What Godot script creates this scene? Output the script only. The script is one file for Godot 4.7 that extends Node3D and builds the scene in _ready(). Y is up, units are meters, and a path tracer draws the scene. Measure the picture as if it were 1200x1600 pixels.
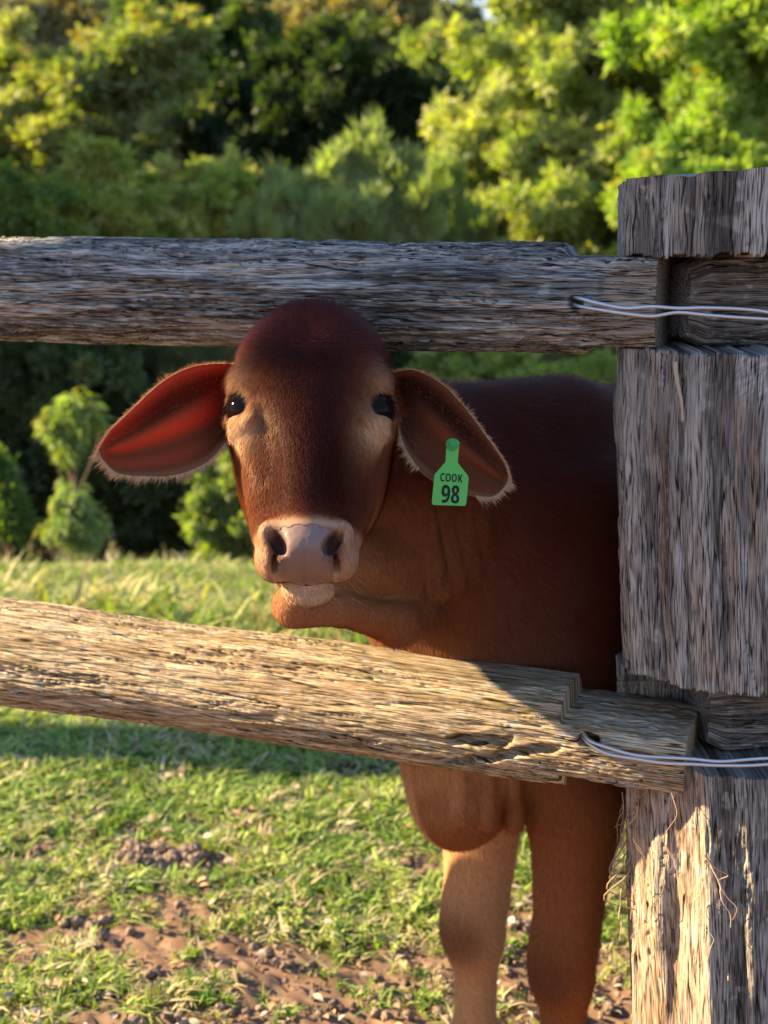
extends Node3D
# A red calf looking through an old split-rail fence; paddock and bush behind.
# Metres, y up. The camera stands at the origin 1.3 m above the paddock and looks towards -z.

var noise_a: FastNoiseLite
var noise_b: FastNoiseLite
var noise_c: FastNoiseLite
var noise_cell: FastNoiseLite

func _ready() -> void:
	set_up_camera()
	set_up_light()
	noise_a = make_noise(11, 2)
	noise_b = make_noise(29, 3)
	noise_c = make_noise(53, 1)
	noise_cell = FastNoiseLite.new()
	noise_cell.noise_type = FastNoiseLite.TYPE_CELLULAR
	noise_cell.seed = 77
	noise_cell.frequency = 1.0
	var t0 := Time.get_ticks_msec()
	build_ground()
	print("ground ", Time.get_ticks_msec() - t0)
	build_fence()
	print("fence ", Time.get_ticks_msec() - t0)
	build_calf()
	print("calf ", Time.get_ticks_msec() - t0)
	build_trees()
	print("trees ", Time.get_ticks_msec() - t0)
	build_grass()
	build_small_things()
	print("grass ", Time.get_ticks_msec() - t0)

func set_up_camera() -> void:
	var cam := Camera3D.new()
	cam.name = "camera"
	add_child(cam)
	var lens := CameraAttributesPhysical.new()
	lens.frustum_focal_length = 33.33
	lens.frustum_far = 400.0
	lens.frustum_near = 0.05
	lens.frustum_focus_distance = 1.56
	lens.exposure_aperture = 3.9
	cam.attributes = lens
	cam.fov = 39.6
	cam.far = 400.0
	cam.position = Vector3(0, 1.3, 0)
	cam.rotation_degrees = Vector3(-10.95, 0, 0)
	cam.current = true

func set_up_light() -> void:
	var we := WorldEnvironment.new()
	we.name = "sky_and_air"
	var env := Environment.new()
	env.background_mode = Environment.BG_SKY
	var sky := Sky.new()
	var sm := ProceduralSkyMaterial.new()
	sm.sky_top_color = Color(0.41, 0.535, 0.72)
	sm.sky_horizon_color = Color(0.84, 0.87, 0.90)
	sm.sky_curve = 0.16
	sm.sky_energy_multiplier = 0.76
	sm.ground_bottom_color = Color(0.16, 0.17, 0.09)
	sm.ground_horizon_color = Color(0.45, 0.47, 0.40)
	sm.sun_angle_max = 25.0
	sky.sky_material = sm
	env.sky = sky
	env.tonemap_mode = Environment.TONE_MAPPER_LINEAR
	env.tonemap_exposure = 4.4
	env.sdfgi_enabled = true
	env.ssao_enabled = true
	env.ssil_enabled = true
	we.environment = env
	add_child(we)
	var sun := DirectionalLight3D.new()
	sun.name = "sun"
	sun.light_color = Color(1.0, 0.88, 0.68)
	sun.light_energy = 1.6
	sun.light_angular_distance = 0.6
	sun.shadow_enabled = true
	add_child(sun)
	sun.look_at_from_position(Vector3(-0.88, 0.42, -0.14) * 20.0, Vector3.ZERO)

# ---------------------------------------------------------------- helpers

func make_noise(seed_value: int, octaves: int) -> FastNoiseLite:
	var n := FastNoiseLite.new()
	n.noise_type = FastNoiseLite.TYPE_SIMPLEX_SMOOTH
	n.seed = seed_value
	n.frequency = 1.0
	n.fractal_type = FastNoiseLite.FRACTAL_FBM
	n.fractal_octaves = octaves
	return n

func rng(seed_value: int) -> RandomNumberGenerator:
	var r := RandomNumberGenerator.new()
	r.seed = seed_value
	return r

func tag(o: Node, label: String, category: String, group := "", kind := "") -> void:
	if label: o.set_meta("label", label)
	if category: o.set_meta("category", category)
	if group: o.set_meta("group", group)
	if kind: o.set_meta("kind", kind)

func thing(called: String, at: Vector3, label: String, category: String, group := "") -> Node3D:
	var o := Node3D.new()
	o.name = called
	o.position = at
	add_child(o, true)
	tag(o, label, category, group)
	return o

func part(called: String, mesh: Mesh, m: Material, parent: Node) -> MeshInstance3D:
	var o := MeshInstance3D.new()
	o.name = called
	o.mesh = mesh
	o.material_override = m
	parent.add_child(o, true)
	return o

func vmat(rough := 0.8, extra := {}) -> StandardMaterial3D:
	var m := StandardMaterial3D.new()
	m.vertex_color_use_as_albedo = true
	m.roughness = rough
	m.metallic_specular = 0.3
	for k in extra: m.set(k, extra[k])
	return m

func cmat(c: Color, rough := 0.8, extra := {}) -> StandardMaterial3D:
	var m := StandardMaterial3D.new()
	m.albedo_color = c.linear_to_srgb()
	m.roughness = rough
	m.metallic_specular = 0.3
	for k in extra: m.set(k, extra[k])
	return m

func mesh_of(v: PackedVector3Array, idx: PackedInt32Array, col = null, nor = null, uv = null) -> ArrayMesh:
	var a := []
	a.resize(Mesh.ARRAY_MAX)
	a[Mesh.ARRAY_VERTEX] = v
	a[Mesh.ARRAY_INDEX] = idx
	a[Mesh.ARRAY_NORMAL] = nor if nor != null else normals_of(v, idx)
	if col != null: a[Mesh.ARRAY_COLOR] = col
	if uv != null: a[Mesh.ARRAY_TEX_UV] = uv
	var m := ArrayMesh.new()
	m.add_surface_from_arrays(Mesh.PRIMITIVE_TRIANGLES, a)
	return m

func normals_of(v: PackedVector3Array, idx: PackedInt32Array) -> PackedVector3Array:
	var n := PackedVector3Array()
	n.resize(v.size())
	for t in range(0, idx.size(), 3):
		var a := idx[t]
		var b := idx[t + 1]
		var c := idx[t + 2]
		var f := (v[c] - v[a]).cross(v[b] - v[a])
		n[a] += f
		n[b] += f
		n[c] += f
	for i in n.size():
		n[i] = n[i].normalized() if n[i].length_squared() > 1e-20 else Vector3.UP
	return n

func grid_index(rows: int, cols: int, closed: bool, flip := false) -> PackedInt32Array:
	var idx := PackedInt32Array()
	var last := cols if closed else cols - 1
	for i in rows - 1:
		for j in last:
			var a := i * cols + j
			var b := i * cols + (j + 1) % cols
			var c := a + cols
			var d := b + cols
			if flip: idx.append_array([a, b, c, b, d, c])
			else: idx.append_array([a, c, b, b, c, d])
	return idx

func tube(points: Array, radii: Array, sides := 8) -> Array:
	# [vertices, indices] of a tube along the points, its ends closed to a point
	var v := PackedVector3Array()
	var n := points.size()
	var up := Vector3(0.13, 0.97, 0.21).normalized()
	for i in n:
		var d: Vector3 = points[mini(i + 1, n - 1)] - points[maxi(i - 1, 0)]
		d = d.normalized()
		if absf(d.dot(up)) > 0.95: up = Vector3(0.98, 0.1, 0.17).normalized()
		var e1 := d.cross(up).normalized()
		var e2 := e1.cross(d).normalized()
		up = e2
		for k in sides:
			var t := TAU * k / sides
			v.append(points[i] + (e1 * cos(t) + e2 * sin(t)) * radii[i])
	var idx := grid_index(n, sides, true)
	var c0 := v.size()
	v.append(points[0])
	v.append(points[n - 1])
	for k in sides:
		idx.append_array([c0, k, (k + 1) % sides])
		idx.append_array([c0 + 1, (n - 1) * sides + (k + 1) % sides, (n - 1) * sides + k])
	return [v, idx]

func smooth_path(points: Array, steps: int) -> Array:
	var out := []
	var n := points.size()
	for i in n - 1:
		var p0: Vector3 = points[maxi(i - 1, 0)]
		var p1: Vector3 = points[i]
		var p2: Vector3 = points[i + 1]
		var p3: Vector3 = points[mini(i + 2, n - 1)]
		for k in steps:
			out.append(p1.cubic_interpolate(p2, p0, p3, float(k) / steps))
	out.append(points[n - 1])
	return out

func wires_mesh(points: Array, radius: float, sides := 8) -> ArrayMesh:
	var r := []
	for p in points: r.append(radius)
	var t := tube(points, r, sides)
	return mesh_of(t[0], t[1])

func scatter(called: String, mesh: Mesh, m: Material, places: Array, tints: PackedColorArray, parent: Node) -> MultiMeshInstance3D:
	var mm := MultiMesh.new()
	mm.transform_format = MultiMesh.TRANSFORM_3D
	mm.use_colors = true
	mm.mesh = mesh
	mm.instance_count = places.size()
	for i in places.size():
		mm.set_instance_transform(i, places[i])
		mm.set_instance_color(i, tints[i])
	var o := MultiMeshInstance3D.new()
	o.name = called
	o.multimesh = mm
	o.material_override = m
	o.set_meta("kind", "stuff")
	parent.add_child(o, true)
	return o

func grey(x: float) -> Color:
	return Color(x, x, x)

# ---------------------------------------------------------------- ground

func ground_height(x: float, z: float) -> float:
	var d := -z
	var h := 0.0
	if d > 4.8:
		var t := minf(d - 4.8, 3.0)
		h -= 0.1 * t * t + 0.15 * clampf(d - 7.8, 0.0, 8.0)
	if d > 22.0: h += (d - 22.0) * 0.095
	h += 0.025 * noise_a.get_noise_2d(x * 0.9, z * 0.9)
	return h

func bareness(x: float, z: float) -> float:
	# 1 where the soil lies bare, 0 under closed turf
	var d := -z
	var b := 0.5 + 0.75 * noise_b.get_noise_2d(x * 2.1 + 7.0, z * 2.9)
	b += 0.35 * noise_c.get_noise_2d(x * 7.0, z * 9.0)
	b += remap(d, 2.1, 3.2, 0.52, -0.50)
	return clampf(b, 0.0, 1.0)

func build_ground() -> void:
	var v := PackedVector3Array()
	var col := PackedColorArray()
	var xs := PackedFloat32Array()
	var zs := PackedFloat32Array()
	var x := -1.6
	while x < 1.61:
		xs.append(x)
		x += 0.014
	var step := 0.02
	while x < 160.0:
		xs.append(x)
		xs.insert(0, -x)
		step *= 1.14
		x += step
	var z := -1.7
	while z > -4.4:
		zs.append(z)
		z -= 0.014
	step = 0.02
	while z > -180.0:
		zs.append(z)
		step *= 1.08
		z -= step
	z = -1.7
	step = 0.05
	while z < 60.0:
		step *= 1.25
		z += step
		zs.insert(0, z)
	for zz in zs:
		for xx in xs:
			var h := ground_height(xx, zz)
			var near := zz > -4.6 and zz < -1.6 and absf(xx) < 1.7
			var c := Color(0.17, 0.10, 0.06)
			var b := bareness(xx, zz)
			if near:
				var n1 := noise_b.get_noise_2d(xx * 16.0, zz * 16.0)
				var n2 := noise_c.get_noise_2d(xx * 45.0, zz * 45.0)
				h += 0.012 * n1 + 0.006 * n2 + 0.004 * noise_c.get_noise_2d(xx * 110.0, zz * 110.0)
				c = Color(0.155, 0.095, 0.062).lerp(Color(0.25, 0.165, 0.115), clampf(0.5 + n2 * 0.9, 0, 1))
				c = c.lerp(Color(0.09, 0.05, 0.03), clampf(n1 * 1.2, 0, 0.7))
			c = c.lerp(Color(0.07, 0.085, 0.03), (1.0 - b) * 0.75)
			v.append(Vector3(xx, h, zz))
			col.append(c)
	var o := part("ground", mesh_of(v, grid_index(zs.size(), xs.size(), false, true), col), vmat(0.95), self)
	o.set_meta("kind", "structure")

func blade_tuft(r: RandomNumberGenerator, blades: int, spread: float, width: float, lean: float, tip_dry := 0.0) -> ArrayMesh:
	# a tuft one unit tall: curved blades of two or three faces each
	var v := PackedVector3Array()
	var idx := PackedInt32Array()
	var col := PackedColorArray()
	for b in blades:
		var a := r.randf() * TAU
		var dir := Vector3(cos(a), 0, sin(a))
		var side := Vector3(-sin(a), 0, cos(a)).rotated(Vector3.UP, r.randf_range(-0.7, 0.7))
		var root := Vector3(r.randf_range(-1, 1), 0, r.randf_range(-1, 1)) * spread
		var h := r.randf_range(0.55, 1.0)
		var l := lean * r.randf_range(0.4, 1.5)
		var w := width * r.randf_range(0.7, 1.3)
		var tint := r.randf_range(0.75, 1.25)
		var base := v.size()
		var ts := [0.0, 0.4, 0.75, 1.0]
		var ws := [0.7, 1.0, 0.75, 0.05]
		for k in 4:
			var t: float = ts[k]
			var p := root + dir * l * t * t * h + Vector3.UP * h * (t - 0.35 * l * t * t * t)
			for s in [-1.0, 1.0]:
				v.append(p + side * s * w * ws[k] * 0.5)
				var c := Color(tint, tint, tint).lerp(Color(1.6, 1.15, 0.9) * tint, tip_dry * t)
				col.append(c)
		for k in 3:
			var q := base + k * 2
			idx.append_array([q, q + 1, q + 2, q + 1, q + 3, q + 2])
	return mesh_of(v, idx, col)

func in_view(x: float, z: float, margin: float) -> bool:
	return absf(x) < (-z) * 0.30 + margin

func build_grass() -> void:
	var r := rng(4242)
	var gm := vmat(0.55, {"backlight_enabled": true, "backlight": Color(0.75, 0.85, 0.3), "metallic_specular": 0.35, "cull_mode": BaseMaterial3D.CULL_DISABLED})
	# short broad-leaved paddock turf
	var kinds := []
	for k in 4: kinds.append(blade_tuft(r, 11, 0.45, 0.125, 0.7 + 0.2 * k))
	var places := [[], [], [], []]
	var tints := [PackedColorArray(), PackedColorArray(), PackedColorArray(), PackedColorArray()]
	for i in 66000:
		var d := 1.75 + 4.9 * pow(r.randf(), 0.85)
		var x := r.randf_range(-1, 1) * (d * 0.31 + 0.5)
		var z := -d
		var b := bareness(x, z)
		if r.randf() < b * 1.0 + 0.02: continue
		if Vector2((x + 0.47) / 0.10, (z + 2.83) / 0.085).length() < 1.0 and r.randf() < 0.93: continue
		var k := r.randi() % 4
		var h := r.randf_range(0.017, 0.040) * (1.15 - 0.45 * b)
		if d > 3.3: h *= 1.25
		var lush := noise_a.get_noise_2d(x * 3.0, z * 3.0)
		var c := Color(0.19, 0.31, 0.06).lerp(Color(0.40, 0.48, 0.13), clampf(0.5 + lush * 0.8 + r.randf_range(-0.35, 0.35), 0, 1))
		var dry := r.randf()
		if dry < 0.20 + 0.3 * b: c = Color(0.46, 0.37, 0.2).lerp(Color(0.58, 0.52, 0.38), r.randf())
		elif dry < 0.27: c = Color(0.09, 0.14, 0.03)
		var basis := Basis(Vector3.UP, r.randf() * TAU).scaled(Vector3(h * 1.25, h, h * 1.25))
		basis = Basis(Vector3(r.randf_range(-1, 1), 0, r.randf_range(-1, 1)).normalized(), r.randf_range(0, 0.5)) * basis
		places[k].append(Transform3D(basis, Vector3(x, ground_height(x, z) + 0.002, z)))
		tints[k].append(c)
	var turf := thing("grass", Vector3.ZERO, "short bright green grass covering the sunlit paddock behind the fence", "grass")
	turf.set_meta("kind", "stuff")
	for k in 4: scatter("blades", kinds[k], gm, places[k], tints[k], turf)
	# longer grass in a ragged bank, then the far sward with pale seed stalks
	var long_kinds := []
	for k in 3: long_kinds.append(blade_tuft(r, 11, 0.22, 0.055, 0.5 + 0.25 * k, 0.25))
	places = [[], [], []]
	tints = [PackedColorArray(), PackedColorArray(), PackedColorArray()]
	for i in 26000:
		var d := r.randf_range(3.55, 6.6)
		var x := r.randf_range(-1, 1) * (d * 0.31 + 0.5)
		var edge := 3.95 + 0.25 * noise_a.get_noise_1d(x * 1.7) - 0.12 * x
		if d < edge: continue
		var k := r.randi() % 3
		var h := r.randf_range(0.07, 0.14)
		if d < edge + 0.5: h *= 1.25
		if d > edge + 0.8: h *= 0.6
		if r.randf() < 0.03: h *= 1.8
		var c := Color(0.18, 0.26, 0.07).lerp(Color(0.42, 0.46, 0.16), r.randf())
		if d > 4.6 and d < 5.0 or d > 5.7:
			if r.randf() < 0.55: c = Color(0.55, 0.48, 0.27).lerp(Color(0.66, 0.60, 0.42), r.randf())
		elif r.randf() < 0.22: c = Color(0.42, 0.33, 0.17)
		var basis := Basis(Vector3.UP, r.randf() * TAU).scaled(Vector3(h, h, h))
		places[k].append(Transform3D(basis, Vector3(x, ground_height(x, -d) - 0.005, -d)))
		tints[k].append(c)
	var sward := thing("long_grass", Vector3.ZERO, "longer pale-tipped grass growing along the far side of the paddock", "grass")
	sward.set_meta("kind", "stuff")
	for k in 3: scatter("blades", long_kinds[k], gm, places[k], tints[k], sward)

func clod(seed_value: int, radii: Vector3, rough: float, c1: Color, c2: Color) -> ArrayMesh:
	var v := PackedVector3Array()
	var col := PackedColorArray()
	var rows := 15
	var cols := 22
	var o := Vector3(seed_value * 3.7, seed_value * 1.3, 0)
	for i in rows:
		for j in cols:
			var a := PI * i / (rows - 1)
			var t := TAU * j / cols
			var n := Vector3(sin(a) * cos(t), cos(a), sin(a) * sin(t))
			var q := n * 1.6 + o
			var d := 1.0 + rough * noise_b.get_noise_3dv(q) + rough * 0.5 * noise_c.get_noise_3dv(q * 3.0)
			v.append(n * d * radii)
			col.append(c1.lerp(c2, clampf(0.5 + noise_c.get_noise_3dv(q * 4.0 + o), 0, 1)))
	return mesh_of(v, grid_index(rows, cols, true), col)

func build_small_things() -> void:
	var r := rng(909)
	var m := vmat(0.95)
	# the grey crumbling dung heap
	var g := Vector3(-0.47, 0, -2.83)
	g.y = ground_height(g.x, g.z)
	var heap := thing("dung_heap", g, "crumbled grey-brown dung heap lying in the short grass", "dung")
	var meshes := []
	for k in 6: meshes.append(clod(k + 3, Vector3(1, 0.72, 0.9), 0.42, Color(0.10, 0.075, 0.06), Color(0.26, 0.20, 0.155)))
	for k in 52:
		var o := part("dung_lump", meshes[k % 6], m, heap)
		var s := r.randf_range(0.009, 0.021)
		o.position = Vector3(r.randf_range(-0.088, 0.088), s * 0.55 + r.randf() * 0.010, r.randf_range(-0.045, 0.05))
		o.rotation = Vector3(r.randf() * TAU, r.randf() * TAU, r.randf() * TAU)
		o.scale = Vector3.ONE * s
	# dark flat pat beside the calf's brisket
	g = Vector3(-0.04, 0, -3.34)
	g.y = ground_height(g.x, g.z) + 0.012
	var pat := part("cow_pat", clod(31, Vector3(0.11, 0.022, 0.07), 0.3, Color(0.02, 0.016, 0.015), Color(0.06, 0.045, 0.04)), m, self)
	pat.position = g
	tag(pat, "dark flat cow pat in the grass beside the calf", "dung")
	# soil crumbs and dry leaves on the bare patches
	var places := []
	var tints := PackedColorArray()
	var tries := 0
	while places.size() < 2600 and tries < 60000:
		tries += 1
		var d := r.randf_range(1.9, 3.6)
		var x := r.randf_range(-1, 1) * (d * 0.30 + 0.2)
		if r.randf() > bareness(x, -d) * 1.1: continue
		var s := 0.002 + 0.010 * pow(r.randf(), 4.0)
		var basis := Basis.from_euler(Vector3(r.randf() * TAU, r.randf() * TAU, r.randf() * TAU)).scaled(Vector3.ONE * s)
		places.append(Transform3D(basis, Vector3(x, ground_height(x, -d) + s * 0.3 + 0.004, -d)))
		var k := r.randf_range(0.7, 1.5)
		tints.append(Color(k, k, k))
	var crumbs := scatter("soil_crumbs", meshes[2], m, places, tints, self)
	tag(crumbs, "loose reddish soil crumbs strewn over the bare earth", "soil")
	var leaf := dry_leaf()
	places = []
	tints = PackedColorArray()
	for i in 750:
		var d := r.randf_range(1.9, 4.2)
		var x := r.randf_range(-1, 1) * (d * 0.30 + 0.2)
		var s := r.randf_range(0.012, 0.032)
		var basis := Basis(Vector3.UP, r.randf() * TAU) * Basis.from_euler(Vector3(r.randf_range(-0.5, 0.5), 0, r.randf_range(-0.5, 0.5))).scaled(Vector3.ONE * s)
		places.append(Transform3D(basis, Vector3(x, ground_height(x, -d) + r.randf_range(0.008, 0.028), -d)))
		var c := Color(0.36, 0.29, 0.20).lerp(Color(0.50, 0.44, 0.35), r.randf())
		if r.randf() < 0.35: c = Color(0.38, 0.24, 0.13)
		tints.append(c)
	var litter := scatter("leaf_litter", leaf, vmat(0.7, {"cull_mode": BaseMaterial3D.CULL_DISABLED}), places, tints, self)
	tag(litter, "small pale dry leaves scattered through the short grass", "leaf litter")

func dry_leaf() -> ArrayMesh:
	var v := PackedVector3Array()
	for i in 5:
		var t := i / 4.0
		var w: float = [0.02, 0.2, 0.24, 0.15, 0.01][i]
		var y := 0.16 * sin(t * 3.0)
		v.append(Vector3(t - 0.5, y + 0.06, -w))
		v.append(Vector3(t - 0.5, y, 0))
		v.append(Vector3(t - 0.5, y + 0.07, w))
	return mesh_of(v, grid_index(5, 3, false))

# ---------------------------------------------------------------- fence

func fibre_texture(seed_value: int, low: float) -> NoiseTexture2D:
	var n := make_noise(seed_value, 5)
	n.frequency = 0.04
	var t := NoiseTexture2D.new()
	t.width = 1024
	t.height = 1024
	t.seamless = true
	t.noise = n
	var ramp := Gradient.new()
	ramp.offsets = PackedFloat32Array([0.15, 0.36, 0.54, 0.85])
	ramp.colors = PackedColorArray([grey(low), grey(lerpf(low, 1.0, 0.55)), grey(0.92), grey(1.0)])
	t.color_ramp = ramp
	return t

func height_texture(seed_value: int) -> NoiseTexture2D:
	var n := make_noise(seed_value, 4)
	n.frequency = 0.04
	var t := NoiseTexture2D.new()
	t.width = 1024
	t.height = 1024
	t.seamless = true
	t.noise = n
	return t

func crack_texture(seed_value: int) -> NoiseTexture2D:
	# thin dark splits filled with dirt, broken along their length
	var n := make_noise(seed_value, 3)
	n.frequency = 0.012
	n.fractal_type = FastNoiseLite.FRACTAL_RIDGED
	var t := NoiseTexture2D.new()
	t.width = 1024
	t.height = 1024
	t.seamless = true
	t.noise = n
	var ramp := Gradient.new()
	ramp.offsets = PackedFloat32Array([0.0, 0.72, 0.83, 0.93])
	ramp.colors = PackedColorArray([grey(1.0), grey(0.97), grey(0.55), grey(0.15)])
	t.color_ramp = ramp
	return t

func wood_material() -> StandardMaterial3D:
	# grey-scale fibres laid along the log multiply the tones of the weathered wood
	return vmat(0.86, {
		"metallic_specular": 0.25, "albedo_texture": fibre_texture(5, 0.42), "detail_enabled": true, "detail_albedo": crack_texture(15), "detail_blend_mode": BaseMaterial3D.BLEND_MODE_MUL, "heightmap_enabled": true,
		"heightmap_texture": height_texture(5), "heightmap_scale": 0.10, "texture_repeat": true})

func spaced(a: float, b: float, fine_a: float, fine_b: float, fine: float, coarse: float) -> PackedFloat32Array:
	var out := PackedFloat32Array()
	var s := a
	while s < b - 1e-5:
		out.append(s)
		s += fine if s >= fine_a - 1e-4 and s <= fine_b else coarse
	out.append(b)
	return out

func log_mesh(p0: Vector3, p1: Vector3, shape: Callable, tone: Callable, rows: PackedFloat32Array, angles: PackedFloat32Array, origin: Vector3) -> ArrayMesh:
	# shape(s, angle) -> Vector2 (towards the viewer, up) in metres from the axis; tone(s, angle) -> Color. s in metres from p0
	var axis := (p1 - p0).normalized()
	var out := Vector3(-axis.z, 0, axis.x)
	if out.z < 0: out = -out
	out = (out - axis * out.dot(axis)).normalized()
	var up := out.cross(axis).normalized()
	if up.y < 0: up = -up
	var v := PackedVector3Array()
	var col := PackedColorArray()
	var uv := PackedVector2Array()
	var n := angles.size()
	for s in rows:
		var c := p0 + axis * s - origin
		for a in angles:
			var q: Vector2 = shape.call(s, a)
			v.append(c + out * q.x + up * q.y)
			col.append(tone.call(s, a))
			uv.append(Vector2(s * 0.46, a * 0.8))
	var idx := grid_index(rows.size(), n, true, true)
	# end faces: rings that shrink to the axis
	for e in 2:
		var row: int = 0 if e == 0 else rows.size() - 1
		var mid := Vector3.ZERO
		for k in n: mid += v[row * n + k]
		mid /= n
		var first := v.size()
		for k in n:
			v.append(v[row * n + k])
			col.append(col[row * n + k])
			uv.append(Vector2(v[row * n + k].y * 8.0, v[row * n + k].z * 8.0))
		var at := v.size()
		v.append(mid)
		col.append(col[row * n])
		uv.append(Vector2(mid.y * 8.0, mid.z * 8.0))
		for k in n:
			if e == 0: idx.append_array([at, first + k, first + (k + 1) % n])
			else: idx.append_array([at, first + (k + 1) % n, first + k])
	return mesh_of(v, idx, col, null, uv)

func front_angles(fine: int, coarse: int) -> PackedFloat32Array:
	var out := PackedFloat32Array()
	for i in fine: out.append(deg_to_rad(lerpf(-125, 125, float(i) / fine)))
	for i in coarse: out.append(deg_to_rad(lerpf(125, 235, float(i) / coarse)))
	return out

func grain(s: float, a: float, o: float) -> float:
	# relief of split, weathered wood: long checks here and there, torn fibres, flaked-off sheets (metres)
	var c := cos(a)
	var k := sin(a)
	var wob := 0.16 * noise_a.get_noise_3d(s * 5.0, c * 1.5 + o, k * 1.5)
	var u := a + wob
	var cu := cos(u)
	var su := sin(u)
	var h := 0.0050 * noise_b.get_noise_3d(s * 4.0 + o, c * 2.2, k * 2.2)
	var zone := smoothstep(-0.15, 0.35, noise_a.get_noise_3d(s * 2.6 - o, c * 2.0, k * 2.0 + o))
	var check := absf(noise_a.get_noise_3d(s * 3.4 + o * 2.0, cu * 6.5, su * 6.5))
	h -= 0.0095 * zone * smoothstep(0.040, 0.004, check)
	check = absf(noise_c.get_noise_3d(s * 11.0 - o, cu * 24.0, su * 24.0))
	h -= 0.0017 * (0.25 + 0.75 * zone) * smoothstep(0.14, 0.0, check)
	var flake := noise_b.get_noise_3d(s * 7.5 + o * 5.0, cu * 6.0, su * 6.0)
	h += 0.0017 * smoothstep(0.03, 0.05, flake) - 0.0018 * smoothstep(-0.17, -0.20, flake)
	h += 0.0009 * noise_b.get_noise_3d(s * 60.0, cu * 75.0 + o, su * 75.0)
	h += 0.0016 * (0.35 + 0.9 * zone) * noise_b.get_noise_3d(s * 30.0 + o, cu * 28.0, su * 28.0)
	var dent := noise_c.get_noise_3d(s * 9.0 + o * 7.0, c * 3.2, k * 3.2)
	h -= 0.0040 * smoothstep(0.55, 0.72, dent)
	return h

func wood_tone(s: float, a: float, o: float, pale: Color, mid: Color, dark: Color, share: float) -> Color:
	var c := cos(a)
	var k := sin(a)
	var n1 := noise_b.get_noise_3d(s * 3.0 + o * 3.1, c * 3.5, k * 3.5)
	var n2 := noise_b.get_noise_3d(s * 11.0 - o, c * 22.0, k * 22.0)
	var n3 := noise_a.get_noise_3d(s * 30.0 + o, c * 60.0, k * 60.0)
	var col := mid.lerp(pale, clampf(0.5 + 1.9 * n1 + 0.8 * n2, 0, 1))
	var n4 := noise_a.get_noise_3d(s * 2.2 - o * 1.7, c * 4.5, k * 4.5)
	# pale crusts of lichen
	var crust := noise_b.get_noise_3d(s * 42.0 + o, c * 3.4, k * 3.4 + o)
	col = col.lerp(Color(0.50, 0.50, 0.45), 0.55 * smoothstep(0.24, 0.34, crust))
	return col.lerp(dark, clampf(share + 0.8 * n2 - 1.0 * n4 + 0.7 * n3 - 0.1, 0, 0.8))

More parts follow.
